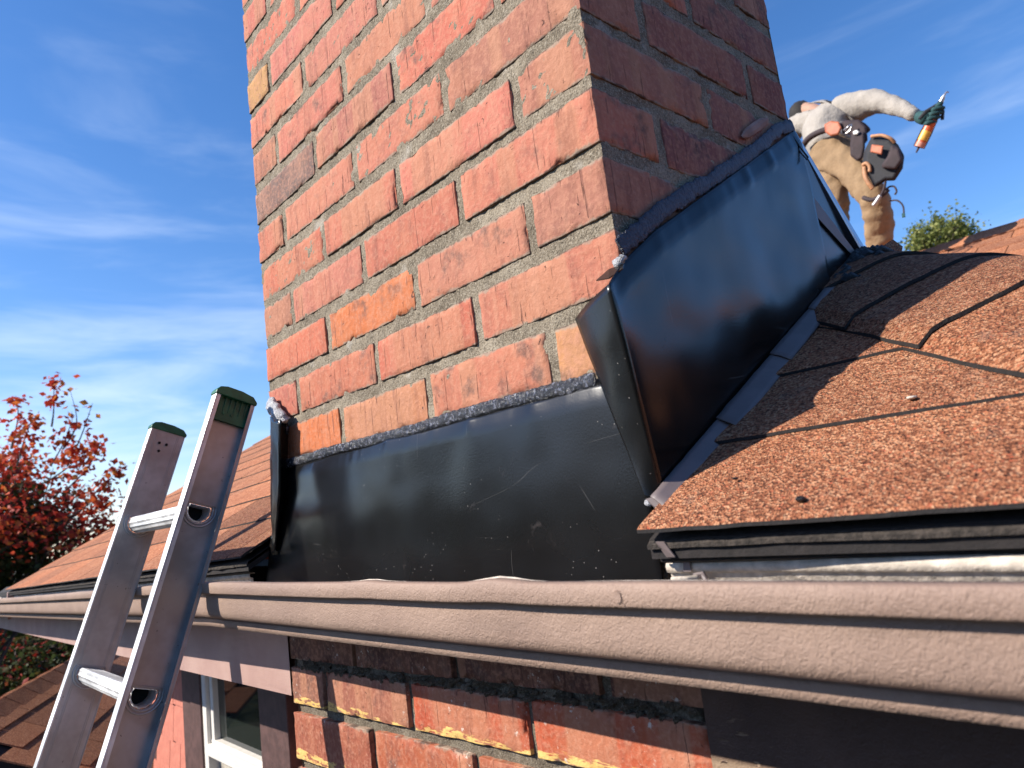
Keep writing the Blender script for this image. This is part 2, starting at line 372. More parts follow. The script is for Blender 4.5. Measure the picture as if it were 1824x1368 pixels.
chimney = empty('chimney', (-.405, .225, -.9), 'tall weathered red brick chimney rising through the roof edge', 'chimney')
def add_brick(b, color, mat=m_brick, parent=chimney, tilt=0):
    cx = ((b[0]+b[1])/2, (b[2]+b[3])/2, (b[4]+b[5])/2)
    jit = [random.uniform(-.0014, .0014) for _ in range(2)]
    v, f = rbox(b, seed=random.random()*9)
    if tilt: v = [np.array([p[0], p[1], p[2]+tilt*(p[0]+.4)]) for p in v]
    v = [p+np.array([jit[0]*.3, jit[0], jit[1]*.5]) for p in v]
    o = obj('brick', v, f, mat, parent, cx, smooth=True, color=color)
    return o
FR = {8: [-.591, -.355, -.12], 7: [-.7145, -.473, -.235], 6: [-.587, -.350, -.115], 5: [-.7069, -.4623, -.2448], 4: [-.5728, -.3304, -.117], 3: [-.7008, -.4556, -.2307],
      2: [-.568, -.349, -.1077], 1: [-.6943, -.4554, -.2253], 0: [-.5765, -.3344, -.1089], -1: [-.6954, -.4468, -.2179], -2: [-.5598, -.3299, -.1064], -3: [-.70, -.46, -.235]}
SP = {(7, 0): YEL, (4, 0): GRY, (5, 0): DUL, (0, 1): ORG, (-2, 0): ORG, (-2, 3): YEL, (3, 0): PAL[0], (1, 0): DUL, (0, 3): DUL, (2, 3): DUL, (3, 3): DUL, (7, 1): PNK, (6, 2): (.48, .24, .15),
      (6, 1): PNK, (-1, 0): PAL[2], (-2, 1): (.43, .175, .085), (8, 1): PNK, (5, 1): PNK, (6, 0): PNK, (-3, 0): ORG, (-3, 1): (.42, .19, .10)}
MJ = .0075
for k in range(-3, 14):
    z0 = k*CH+MJ; z1 = (k+1)*CH-MJ
    js = FR.get(k, ([-.7, -.46, -.235] if k % 2 else [-.58, -.345, -.11]))
    js = [j+random.uniform(-.002, .002) for j in js]
    xs = [-W]+js+[0]; even = (k % 2 == 0)
    n = len(xs)-1
    for i in range(n):
        a = xs[i]+(0 if i == 0 else MJ*.85); b = xs[i+1]-(0 if i == n-1 else MJ*.85)
        col = SP.get((k, i), random.choice(PAL)); col = tuple(q*random.uniform(.92, 1.07) for q in col)
        dep = .104
        if i == n-1: dep = .2235-MJ if even else .109-MJ
        if i == 0 and not even: dep = .2235
        zz = random.uniform(-.002, .002)
        add_brick((a, b, 0, dep, z0+zz, z1+zz), col)
        if k > 1 or i == n-1:
            if i in (0, n-1): continue
            add_brick((a, b, D-.104, D, z0, z1), col)
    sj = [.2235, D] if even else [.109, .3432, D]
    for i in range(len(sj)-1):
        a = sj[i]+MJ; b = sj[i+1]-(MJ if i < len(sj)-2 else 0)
        c2 = random.choice(PAL+[DUL]); add_brick((-.104 if not (even and i == len(sj)-2) else -.11+MJ, 0, a, b, z0, z1), (c2[0]*.60, c2[1]*.66, c2[2]*.80))  # side bricks coloured darker and cooler, painting in that face's shade
    lj = [.104+MJ*2, .34, D] if even else [.2235+MJ*2, D]
    for i in range(len(lj)-1):
        a = lj[i]; b = lj[i+1]-(MJ if i < len(lj)-2 else 0)
        if k >= -1: add_brick((-W, -W+.104, a+(MJ if i else 0), b, z0, z1), random.choice(PAL))
# mortar body: displaced skin a little behind the brick faces
def mortar_skin(name, x0, x1, y1, z0, z1, mat, st=.0042, rec=.0020, tilt=0):
    mb = MB(); nxn = int((x1-x0)/st); nzn = int((z1-z0)/st); nyn = int(y1/st)
    def dsp(x, y, z): return rec-.0016*nz(x, y, z, 40)-.0013*nz(x, y, z, 110)-.0008*nz(x, y, z, 260)
    f1 = lambda u, v: (lambda x, z: (x-(dsp(x, 0, z) if u > .999 else 0)+(dsp(x, 0, z) if u < .001 else 0), dsp(x, 0, z), z))(x0+(x1-x0)*u, z0+(z1-z0)*v)
    mb.add(*grid(f1, nxn, nzn))
    f2 = lambda u, v: (lambda y, z: (x1-dsp(x1, y if u > .001 else 0, z), y+(dsp(x1, 0, z) if u < .001 else 0), z))(y1*u, z0+(z1-z0)*v)
    mb.add(*grid(f2, nyn, nzn))
    x2 = x0+.004
    mb.add([(x2, .003, z0), (x2, y1, z0), (x2, y1, z1), (x2, .003, z1)], [(0, 3, 2, 1)])
    mb.add([(x2, y1-.004, z0), (x1, y1-.004, z0), (x1, y1-.004, z1), (x2, y1-.004, z1)], [(0, 3, 2, 1)])
    mb.add([(x2, 0.003, z1), (x1, .003, z1), (x1, y1, z1), (x2, y1, z1)], [(0, 1, 2, 3)])
    o = mb.obj(name, mat, chimney, smooth=True); return o
mortar_skin('mortar', -W, 0, D, -.41, 1.05, m_mortar)
# chimney below the gutter: older, paint-splashed bricks, courses sagging to the left
TL = .025
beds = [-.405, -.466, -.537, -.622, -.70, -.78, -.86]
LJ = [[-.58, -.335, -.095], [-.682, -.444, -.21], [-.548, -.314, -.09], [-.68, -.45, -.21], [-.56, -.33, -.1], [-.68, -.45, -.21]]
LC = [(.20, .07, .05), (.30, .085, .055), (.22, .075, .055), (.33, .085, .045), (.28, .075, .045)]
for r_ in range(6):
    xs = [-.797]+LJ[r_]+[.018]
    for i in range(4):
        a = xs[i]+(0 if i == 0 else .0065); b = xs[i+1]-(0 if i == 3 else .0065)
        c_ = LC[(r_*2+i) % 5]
        if r_ == 0: c_ = (.09, .035, .026)  # top course darkened in colour to paint in the gutter's shade
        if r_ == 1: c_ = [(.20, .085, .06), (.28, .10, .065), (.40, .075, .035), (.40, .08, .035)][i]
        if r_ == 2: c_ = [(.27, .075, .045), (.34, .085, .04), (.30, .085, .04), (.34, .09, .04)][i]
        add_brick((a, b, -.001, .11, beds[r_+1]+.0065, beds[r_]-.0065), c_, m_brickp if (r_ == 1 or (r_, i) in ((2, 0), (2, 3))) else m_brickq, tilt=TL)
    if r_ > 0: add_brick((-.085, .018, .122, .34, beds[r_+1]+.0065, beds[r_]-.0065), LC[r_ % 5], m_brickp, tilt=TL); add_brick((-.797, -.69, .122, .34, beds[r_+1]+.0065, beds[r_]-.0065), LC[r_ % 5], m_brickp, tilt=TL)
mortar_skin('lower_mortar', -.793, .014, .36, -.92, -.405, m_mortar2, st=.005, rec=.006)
box('chimney_base', (-.79, .01, .008, .35, GZ, -.92), m_brickp, chimney)
_cl = MB(); _cl.tube([onY(1405, 1256, -.0035), onY(1500, 1268, -.0035), onY(1640, 1296, -.0035), onY(1800, 1322, -.0035), onY(1850, 1335, -.0035)], .0011, 5)
# ragged lumps in the open joint under the gutter
mb = MB()
for i in range(240):
    x = random.uniform(-.76, .01); z = -.466+TL*(x+.4)+random.uniform(-.007, .007); r = random.uniform(.0012, .004)
    mb.tube([(x-r, .003, z), (x, -.0015*random.random()-.0005, z+random.uniform(-r, r)*.5), (x+r, .003, z)], [r*.5, r, r*.4], 5)
o = mb.obj('joint_rubble', m_mortar2, chimney); o['kind'] = 'stuff'
# chip of old mortar stuck high on the shaded side
pts = [onX(*q, .004) for q in ((1322, 243), (1330, 238), (1345, 228), (1358, 218), (1368, 213))]
v, f = tubemesh(pts, [.002, .0065, .0075, .007, .003], 9)
v = [(.002+abs(p[0]-.004)*.5+.001, p[1], p[2]+.002*nz(*p, 120)) for p in v]
obj('mortar_dab', v, f, plain('pink_mortar', (.34, .20, .16), .9, n=.5), chimney, smooth=False)

# ------------------------------------------------------------------ flashings
Pz = lambda y: -.27+.52*y
front = empty('front_flashing', (-.4, -.01, -.28), 'smooth black metal apron flashing across the chimney front behind the gutter', 'flashing')
def ap(u, v):
    zt = -.152; z = -.40+(zt+.40)*v
    xl = np.interp(z, [-.41, -.337, -.279, -.218, -.152], [-.856, -.852, -.83, -.795, -.757])
    x = xl+(0.0-xl)*u
    y = -.009-.0045*math.exp(-((x+.62)/.16)**2)*math.sin(PI*v)-.0022*nz(x, 0, z, 6)-.0012*nz(x, 4, z, 14)
    if v > .93: y += .004*(v-.93)/.07-.002*max(0, nz(x, 0, 7, 55))
    y -= .0022*max(0, nz(x, 1, 0, 18))*max(0, (v-.75)/.25)
    return (x, y, z+.002*nz(x, 0, 0, 20)*v)
v, f = grid(ap, 130, 40); obj('apron_sheet', v, f, m_black, front, (-.4, -.01, -.28), smooth=True, solid=.0009)
def bead(name, path, ru, rv, mat, parent, n=160, seg=10, amp=1.0, seed=0):
    """caulk bead: elliptical section with lumpy surface; ru across the wall, rv out of it"""
    P = bez(path, max(2, n//max(1, len(path)-1))); T = []
    v = []; f = []
    for i, p in enumerate(P):
        t = P[min(i+1, len(P)-1)]-P[max(i-1, 0)]; t = t/np.linalg.norm(t)
        nrm = np.array([0, -1, 0.]) if abs(t[1]) < .3 else np.array([1., 0, 0])
        a = np.cross(t, nrm); a /= np.linalg.norm(a)
        end = min(1, min(i, len(P)-1-i)/3+.25)
        for k in range(seg):
            an = 2*PI*k/seg; q = p+a*math.cos(an)*ru*end+nrm*math.sin(an)*rv*end
            d = (nz(q[0]+seed, q[1], q[2], 90)*.5+nz(q[0], q[1], q[2]+seed, 35)*.6+nz(q[0], q[1], q[2]+seed, 220)*.35+nz(q[0]+seed, q[1], q[2], 420)*.3)*(rv*.35+ru*.5*abs(math.cos(an))**3)*amp
            v.append(q+(a*math.cos(an)+nrm*math.sin(an))*d)
    for i in range(len(P)-1):
        for k in range(seg): f.append((i*seg+k, (i+1)*seg+k, (i+1)*seg+(k+1) % seg, i*seg+(k+1) % seg))
    f.append(tuple(range(seg))); f.append(tuple((len(P)-1)*seg+k for k in range(seg))[::-1])
    return obj(name, v, f, mat, parent, P[len(P)//2], smooth=True)
bead('sealant_bead', [(-.758, -.006, -.147), (-.6, -.006, -.146), (-.4, -.006, -.148), (-.2, -.006, -.146), (-.045, -.006, -.149)], .0072, .0024, m_seal, front, 420, 14, .5)

side = empty('side_flashing', (.01, .2, -.15), 'tall bent black metal flashing up the shaded right side of the chimney', 'flashing')
PN = [(-.03, -.070, -.268), (.0, -.0455, -.262), (.06, -.006, -.225)]
def top_z(y): return float(np.interp(y, [-.03, .0, .06, .45], [-.070, -.043, -.002, .219]))
def sp(u, v):
    y0 = -.03+.032*(1-v); y = y0+(.452-y0)*u
    zb = Pz(y)-.006; z = zb+(top_z(y)-zb)*v
    x = .011-.004*math.sin(PI*v)*math.sin(PI*u*1.1)+.003*nz(0, y, z, 7)+.0012*nz(3, y, z, 19)
    if v > .9: x -= .006*(v-.9)/.1; x += .003*max(0, nz(8, y, 0, 42))
    e = tuple(np.array(Dd)*(1-v)+np.array(A)*v); k = math.exp(-u*60)
    return (x*(1-k)+e[0]*k, y*(1-k)+e[1]*k, z*(1-k)+e[2]*k)
A = (.0188, -.045, -.0758); Dd = (.0105, -.004, -.275)
v, f = grid(sp, 90, 44); obj('side_panel', v, f, m_black2, side, (.01, .2, -.15), smooth=True, solid=.0009)
# folded return that wraps on to the chimney front
A = (.0188, -.045, -.0758); B = onY(1024, 568, -.012); C_ = onY(1152, 893, -.0165); Dd = (.0105, -.004, -.275)
def wg(u, v):
    t = np.array(A)*(1-u)+np.array(B)*u; b_ = np.array(Dd)*(1-u)+np.array(C_)*u; p = b_*(1-v)+t*v
    p[1] -= .003*math.sin(PI*u)*(.5+v*.5); p[1] -= .001*nz(p[0], 0, p[2], 30)*min(1, u*5); return tuple(p)
v, f = grid(wg, 14, 30); obj('front_return', v, f, m_wing, side, (-.03, -.02, -.17), smooth=True, solid=.001)
bead('sealant_band', [(.003, .0, -.030), (.004, .035, -.006), (.004, .10, .035), (.004, .2, .088), (.004, .32, .155), (.004, .40, .205), (.003, .452, .227)], .0095, .0018, m_sealb, side, 520, 18, .8, 3)
mb = MB(); cl = onX(1105, 478, .0)
mb.add([onY(1062, 500, -.012), onY(1085, 480, -.008), onY(1112, 470, -.004), onY(1110, 478, -.010), onY(1085, 496, -.02)], [(0, 1, 2, 3, 4)])
mb.obj('lifted_lip', m_wing, side, solid=.0012)
bead('sealant_end', [tuple(onY(1094, 474, -.004)), tuple(onY(1104, 466, -.004)), tuple(onY(1112, 455, -.002))], .005, .004, m_silver, side, 12, 8)
# back corner: black pan, blue steel edge strip and dull strip
mb = MB(); mb.add([(.004, .450, .208), (.004, .472, .190), (.004, .612, .052), (.004, .63, .02), (.006, .56, -.01), (.006, .45, -.04)], [(0, 1, 2, 3, 4, 5)])
mb.obj('back_pan', m_black2, side, solid=.001)
mb = MB(); mb.add([(.004, .452, .219), (.000, .474, .2125), (.002, .645, .0565), (.013, .600, .0435)], [(0, 3, 2, 1)]); mb.add([(.004, .452, .219), (.013, .600, .0435), (.012, .598, .040), (.003, .451, .212)], [(0, 1, 2, 3)])
mb.obj('steel_edge', m_steel, side, solid=.0012)
mb = MB(); mb.add([onX(1441, 345, .008), onX(1448, 350, .008), onX(1532, 460, .008), onX(1515, 452, .008), onX(1436, 366, .008)], [(0, 1, 2, 3, 4)])
mb.obj('inner_strip', m_step, side, solid=.001)
mb = MB(); mb.tube([onX(1409, 238, .004), onX(1425, 262, .012), onX(1440, 281, .018)], .0011, 6); mb.tube([onX(1411, 247, .004), onX(1426, 272, .012), onX(1438, 285, .018)], .0009, 6); mb.obj('loose_wire', m_tar, side)
# stepped flashing pieces lying along the foot of the panel
for i, (y0, y1, lift) in enumerate(((-.026, .118, .004), (.100, .250, .0065), (.236, .372, .009), (.36, .47, .011))):
    mb = MB(); wd = .024 if i else .017
    def st(u, v, y0=y0, y1=y1, lift=lift, wd=wd):
        y = y0+(y1-y0)*u; x = .0135+wd*v; return (x, y, Pz(y)+lift+.013*(1-v)+.0012*nz(x, y, 0, 60))
    v, f = grid(st, 14, 5); obj('step_flashing', v, f, m_step, side, (.025, (y0+y1)/2, Pz((y0+y1)/2)), smooth=True, solid=.001)
# dented tab and torn corner at the foot
mb = MB(); mb.add([onY(1150, 889, -.02), onY(1182, 880, -.015), onY(1178, 912, -.018), onY(1166, 905, -.02)], [(0, 1, 2, 3)]); mb.obj('torn_tab', m_step, side, solid=.001)
bead('torn_corner_sealant', [tuple(onY(1149, 892, -.0185)), tuple(onY(1155, 897, -.019)), tuple(onY(1161, 896, -.018))], .0022, .002, m_silver, side, 10, 7)

left = empty('left_flashing', (-.8, -.015, -.17), 'narrow upright black flashing at the chimney\'s left corner with silvery sealant on top', 'flashing')
def lw(u, v):
    a = [onY(482, 742, -.020), onY(482, 880, -.020), onY(486, 985, -.016)]; b_ = [onY(500, 748, -.026), onY(499, 880, -.026), onY(487.5, 988, -.017)]
    t = v*2; i = min(1, int(t)); s = t-i
    p = (a[i]*(1-s)+a[i+1]*s)*(1-u)+(b_[i]*(1-s)+b_[i+1]*s)*u; p[1] += .0012*nz(p[0], 0, p[2], 40); return tuple(p)
v, f = grid(lw, 5, 30); obj('upright_strip', v, f, m_black, left, (-.8, -.02, -.17), smooth=True, solid=.001)
mb = MB(); mb.add([onY(500, 750, -.026), onY(499, 880, -.026), onY(490, 980, -.016), onY(491, 980, -.002), onY(512, 870, -.001), onY(513, 750, -.001)], [(0, 1, 4, 5), (1, 2, 3, 4)]); mb.obj('return_fold', m_black, left, solid=.001)
mb = MB(); mb.add([(-.8125, .0, -.06), (-.8125, .0, -.28), (-.8125, .45, -.05), (-.8125, .45, .19)], [(0, 3, 2, 1)]); mb.obj('left_panel', m_black, left, solid=.001)
bead('sealant_blob', [tuple(onY(481, 716, -.006)), tuple(onY(489, 730, -.013)), tuple(onY(498, 741, -.018)), tuple(onY(509, 752, -.014))], .0125, .0085, m_silver, left, 24, 12, 1.2)
bead('sealant_run', [tuple(onY(507, 752, -.006)), tuple(onY(510, 764, -.006)), tuple(onY(509, 775, -.004))], .007, .004, m_seal, left, 12, 9)

# ------------------------------------------------------------------ gutter
gut = empty('gutter', (-.4, -.07, -.41), 'tan painted metal gutter with a folded lip running along the eave', 'gutter')
def droop(x): return -.028*max(0., -x-.85)
GX = [-4.6+i*.12 for i in range(30)]+[-1.0+i*.02 for i in range(93)]
def lipz(x): return .0034*math.exp(-((x+.078)/.032)**2)+.0016*math.exp(-((x+.29)/.025)**2)+.0008*nz(x, 0, 0, 5)
prof = [(-.1285, -.3220, 1), (-.1415, -.3218, 1), (-.1428, -.3228, .9), (-.1430, -.3355, .4), (-.1422, -.3372, .35), (-.134, -.3385, .3), (-.1325, -.343, .2), (-.1330, -.352, .1), (-.1330, -.362, 0), (-.1318, -.3715, 0), (-.1275, -.3768, 0), (-.120, -.3790, 0), (-.1115, -.3805, 0), (-.1105, -.3825, 0),
        (-.1130, -.3835, 0), (-.1135, -.3850, 0), (-.1125, -.3945, 0), (-.109, -.3955, 0), (-.04, -.3960, 0)]
def sweep(name, prof, mat, xs=GX, sm=True, solid=.0011):
    v = []; f = []; n = len(prof)
    for x in xs:
        for (y, z, k) in prof:
            wob = .0010*nz(x, 7, 0, 4)
            v.append((x, y+wob+.0006*nz(x, 3, z, 9), z+lipz(x)*k+droop(x)))
    for i in range(len(xs)-1):
        for j in range(n-1): f.append((i*n+j, (i+1)*n+j, (i+1)*n+j+1, i*n+j+1))
    return obj(name, v, f, mat, gut, (-.4, -.1, -.36), smooth=sm, solid=solid)
def dens(p, k=4):
    out = []
    for a, b in zip(p[:-1], p[1:]):
        for i in range(k): t = i/k; out.append(tuple(a[q]+(b[q]-a[q])*t for q in range(3)))
    return out+[p[-1]]
sweep('trough_front', dens(prof, 2), m_gutter)
inner = [(-.1285, -.3215, 1.5), (-.1285, -.333, .5), (-.1285, -.36, 0), (-.122, -.3735, 0), (-.107, -.3765, 0), (-.105, -.3915, 0), (-.03, -.3920, 0), (-.0065, -.3920, 0)]
xr = [x for x in GX if x > .008]; xl_ = [x for x in GX if x < -.86]
sweep('trough_lining', inner[:8], m_inner)
for xs in (xr, [x for x in GX if x < -.87]): _tb = sweep('trough_back', [(-.0215, -.3925, 0), (-.022, -.3325, 0), (-.024, -.3315, 0), (-.027, -.3305, 0), (-.028, -.3265, 0), (-.0265, -.3228, 0), (-.0225, -.3220, 0), (-.0180, -.3240, 0)], m_inner, xs)
for o_ in [c for c in gut.children if c.name.startswith('trough_back')]:
    for v_ in o_.data.vertices: v_.co.y -= max(0., v_.co.x-.4-.10)*.075
mb = MB(); hc = 0
mb.tube([onY(1196, 1033, -.05), onY(1222, 1031, -.04), onY(1240, 1029, -.034), onY(1246, 1030, -.031)], .0022, 8); mb.obj('hanger_rod', m_inner, gut, smooth=True)
P_ = [onY(1236, 1025, -.032), onY(1252, 1023, -.030), onY(1258, 1034, -.032), onY(1264, 1046, -.04)]
mb = MB(); mb.tube(P_, [.002, .0028, .0024, .002], 6); mb.obj('hanger_clip', m_step, gut)
mb = MB(); mb.add([onY(1218, 1018, -.0305), onY(1217, 1000, -.031), onY(1221, 992, -.031), onY(1228, 1000, -.0305), onY(1232, 1018, -.0302)], [(0, 1, 2, 3, 4)]); mb.obj('hanger_tab', m_step, gut, solid=.001)
c0 = onY(1101, 1064, -.1435); mb = MB(); mb.tube([c0+np.array([.0034*math.cos(a), 0, .0046*math.sin(a)]) for a in np.linspace(.6, 2*PI-.2, 16)], .00055, 5); mb.tube([c0+np.array([.0034, 0, -.004]), c0+np.array([.0046, 0, -.0055])], .0007, 5)
mb.obj('screw_dimple', m_gutter, gut)
mb = MB(); mb.add([c0+np.array([.0031*math.cos(a), -.0005, .0042*math.sin(a)]) for a in np.linspace(0, 2*PI, 14)[:-1]], [tuple(range(13))]); mb.obj('screw_head', m_gutter, gut, solid=.0007)

# ------------------------------------------------------------------ roof round the chimney
roof = empty('shingle_roof', (-1.2, .6, -.3), 'brown asphalt shingle hip roof around the brick chimney', 'roof')
XR = -3.6; HS = .60; YR = 1.62
def Zr(x, y): return -.27+.52*y+droop(x)
ndx = MB()
def slab_fn(x0, x1, y0, ln, th, lift, zf, clip, nx=None, jit=.0016, rs=0.):
    nx = nx or max(3, int((x1-x0)/.022)); V = []; F = []
    ys = [0, .004, .03, ln]
    for s in (1, 0):
        for j, dy in enumerate(ys):
            for i in range(nx):
                x = x0+(x1-x0)*i/(nx-1); jj = jit*(nz(x+rs, y0, 0, 60)+.6*nz(x+rs, y0, 1, 170)) if j < 2 else 0
                y = y0+dy+jj; k = 1-dy/ln
                x_ = clip(x, y); z = zf(x_, y)+lift*k+(th if s else 0)
                if s and j == 0: z -= .0012
                z += .0012*nz(x, y, rs, 6)*k
                V.append((x_, y, z))
    n = len(ys)*nx
    for j in range(len(ys)-1):
        for i in range(nx-1):
            a = j*nx+i; F.append((a, a+1, a+nx+1, a+nx)); F.append((n+a, n+a+nx, n+a+nx+1, n+a+1))
    for i in range(nx-1): F.append((n+i, n+i+1, i+1, i))
    for j in range(len(ys)-1):
        a = j*nx; F.append((a, a+nx, n+a+nx, n+a)); a = j*nx+nx-1; F.append((a+nx, a, n+a, n+a+nx))
    return V, F
def edged(o):
    me = o.data; me.materials.append(m_edge)
    for p in me.polygons:
        if p.normal.z < .45: p.material_index = 1
    return o
EX = .130; Y0 = -.058; TAB = .305
def shingle(x0, x1, y0, **k):
    V, F = slab_fn(x0, x1, y0, .165, .0042, .0058, Zr, lambda x, y: min(x, HS-y), rs=random.random()*9, **k)
    P = np.array(V)
    if P[:, 0].max()-P[:, 0].min() < .01: return
    edged(obj('shingle', V, F, m_sh if x0 > -1.4 else m_shf, roof, ((x0+x1)/2, y0, Zr((x0+x1)/2, y0)), smooth=False))
def course(y0, xa, xb, off, yy=None):
    x = off
    while x > xa: x -= TAB
    while x < xb:
        a = max(x+.002, xa); b = min(x+TAB-.002, xb)
        if b-a > .02: shingle(a, b, y0)
        x += TAB
ci = 0; y = Y0
offs = [.010, .012, .012, .10, -.03, .12]
while y < YR-.05:
    xe = HS-y+.0
    o_ = offs[ci] if ci < 6 else random.uniform(0, .3)
    ol = (ci % 2)*TAB/2+random.uniform(-.01, .01)
    if y < .46:
        course(y, .024 if ci else .019, xe, o_); course(y, XR, -.836, ol)
    else: course(y, XR, xe, ol)
    y += EX; ci += 1
# starter course and deck
for (a, b) in ((.020, HS+.05), (XR, -.84)):
    x = a
    while x < b-.01:
        x2 = min(b, x+.9); V, F = slab_fn(x, x2, Y0+.0095, .12, .0045, 0, lambda x, y: Zr(x, y)-.0140, lambda x, y: x, jit=.0022, rs=random.random()*5); _x = edged(obj('starter_strip', V, F, m_sh, roof, (x, Y0, Zr(x, Y0)))); [_x.data.materials.__setitem__(k, m_cutgr) for k in (0, 1)]; x = x2+.002
def prismo(name, poly, h, mat, zf, off):
    n = len(poly); v = [(x, y, zf(x, y)+off) for x, y in poly]+[(x, y, zf(x, y)+off-h) for x, y in poly]
    return obj(name, v, [tuple(range(n)), tuple(range(2*n-1, n-1, -1))]+[(i, i+n, (i+1) % n+n, (i+1) % n) for i in range(n)], mat, roof)
for nm, poly in (('a', [(.02, -.045), (HS+.045, -.045), (HS-.46, .46), (.02, .46)]), ('b', [(-2.2, -.045), (-.84, -.045), (-.84, .46), (-2.2, .46)]), ('b', [(XR+.01, -.045), (-2.2, -.045), (-2.2, .46), (XR+.01, .46)]),
                 ('c', [(-.85, .46), (HS-.46, .46), (HS-YR, YR), (-.85, YR)]), ('d', [(XR+.01, .46), (-.85, .46), (-.85, YR), (XR+.01, YR)])):
    prismo('roof_deck', poly, .016, m_felt, Zr, -.008)
P2f = lambda x, y: -.27+.52*(HS-x)
prismo('roof_deck', [(HS+.045, -.045), (HS+.045, 3.0), (HS-YR, 3.0), (HS-YR, YR)], .016, m_felt, P2f, -.006)
# right-hand slope beyond the hip: three-tab courses
for i in range(12):
    x0 = HS+.05-i*EX; yb = HS-x0+.0
    yy = yb-.25
    while yy < 2.4:
        a = max(yy, yb+.02); b = yy+TAB-.004
        if b-a > .03:
            V = [(x0, a, 0), (x0, b, 0), (x0-.16, max(b, yb+.20), 0), (x0-.16, max(a, yb+.19), 0)]
            V = [(p[0], p[1], P2f(p[0], 0)+(.0058 if k < 2 else 0)) for k, p in enumerate(V)]
            V2 = [(p[0], p[1], p[2]+.0042) for p in V]
            obj('shingle', V2+V, [(0, 1, 2, 3), (7, 6, 5, 4), (0, 4, 5, 1), (1, 5, 6, 2), (3, 2, 6, 7), (0, 3, 7, 4)], m_sh, roof, (x0, (a+b)/2, P2f(x0, 0)))
        yy += TAB
# ridge back slope
prismo('roof_deck', [(XR+.01, YR), (HS-YR, YR), (HS-YR+.4, YR+1.2), (XR+.01, YR+1.2)], .016, m_felt, lambda x, y: -.27+.52*(2*YR-y)+droop(x), -.008)
# hip caps
R2 = math.sqrt(2)
def capz(x, y):
    a = -.27+.52*y; b = -.27+.52*(HS-x); k = .011
    return -k*math.log(math.exp(-a/k)+math.exp(-b/k))
def cap(uk, ln, tilt=0., hw=.166):
    nu, nv = 9, 25; V = []
    us = [0, -.004, -.02, -.05, -.09, -.13, -.17, -.21, -ln]
    sd_ = random.random()*9
    for s in (1, 0):
        for du in us:
            for j in range(nv):
                b_ = (j/(nv-1)*2-1)*hw; e = 1-abs(b_)/hw
                u = uk+du+.0022*nz(b_, sd_, 0, 50)*(1 if du > -.01 else 0)+tilt*b_; vv = b_+HS/R2+.003*nz(u, sd_, 2, 30)*(1 if e < .02 else 0)
                x = (u+vv)/R2; y = (vv-u)/R2; k = 1+du/ln
                V.append((x, y, capz(x, y)+.0072+.0105*k+(.0042 if s else 0)+.0035*min(1, e*7)-(.0065 if e < .02 else 0)+.0015*nz(x, y, sd_, 12)))
    n = len(us)*nv; F = []
    for i in range(len(us)-1):
        for j in range(nv-1):
            a = i*nv+j; F.append((a, a+1, a+nv+1, a+nv)); F.append((n+a, n+a+nv, n+a+nv+1, n+a+1))
    for j in range(nv-1): F.append((n+j, n+j+1, j+1, j))
    for i in range(len(us)-1): a = i*nv; F.append((a, a+nv, n+a+nv, n+a)); a += nv-1; F.append((a+nv, a, n+a, n+a+nv))
    xx = (uk+HS/R2)/R2; yy = (HS/R2-uk)/R2
    edged(obj('hip_cap', V, F, m_sh, roof, (xx, yy, capz(xx, yy)), smooth=False))
for k in range(-7, 8): cap(-.143+.149*k, .29, random.uniform(-.03, .03))
# metal drip edge under the eave
for a, b in ((.022, HS+.05), (-4.0, -.858)):
    mb = MB()
    xs = np.linspace(a, b, 12)
    for i in range(11):
        x0, x1 = xs[i], xs[i+1]; d0, d1 = droop(x0), droop(x1); yy = -.036; zt = -.3010; zb = -.3205
        mb.add([(x0, yy, zt+d0), (x1, yy, zt+d1), (x1, yy, zb+d1), (x0, yy, zb+d0), (x0, -.004, zt+d0+.022), (x1, -.004, zt+d1+.022), (x0, yy+.006, zb+d0-.002), (x1, yy+.006, zb+d1-.002)], [(3, 2, 1, 0), (0, 1, 5, 4), (3, 6, 7, 2)])
    mb.obj('drip_edge', m_cutedge, roof, solid=.001)
mb = MB(); mb.add([onY(1168, 965, -.05), onY(1183, 965, -.05), onY(1203, 992, -.048), onY(1188, 992, -.045)], [(0, 1, 2, 3)]); mb.obj('drip_edge_end', m_step, roof, solid=.001)
# rake board at the left gable
mb = MB(); mb.add([(XR-.002, -.05, Zr(XR, -.05)-.01), (XR-.002, YR, Zr(XR, YR)-.01), (XR-.002, YR, Zr(XR, YR)-.13), (XR-.002, -.05, Zr(XR, -.05)-.13)], [(0, 1, 2, 3)]); mb.obj('rake_board', m_fascia, roof, solid=.02)
# tar where the back pan meets the hip, and the lifted cap corner
for i in range(34):
    pass
mb = MB()
for i in range(70):
    t = random.random(); y = .455+t*.14+random.uniform(-.02, .02); x = .012+random.random()**2*.045; r = random.uniform(.002, .007)
    z = min(Zr(x, y), P2f(x, y))+.018
    mb.tube([(x-r*1.4, y-r, z-.002), (x, y, z+r*.7), (x+r*1.4, y+r*.8, z-.002)], [r*.6, r, r*.6], 7)
mb.obj('roof_tar', m_tar, roof, smooth=True)
mb = MB(); q = [onX(1545, 462, .02), onX(1560, 447, .02), onX(1588, 428, .02), onX(1606, 441, .03), onX(1604, 452, .03), onX(1570, 470, .03)]
mb.add(q, [(0, 1, 2, 3, 4, 5)]); mb.obj('lifted_shingle', m_sh, roof, solid=.005)
mb = MB(); mb.tube([onX(1601, 437, .03), onX(1605, 438, .03), onX(1605, 447, .03)], .0014, 5); mb.obj('roofing_nail', m_tar, roof)
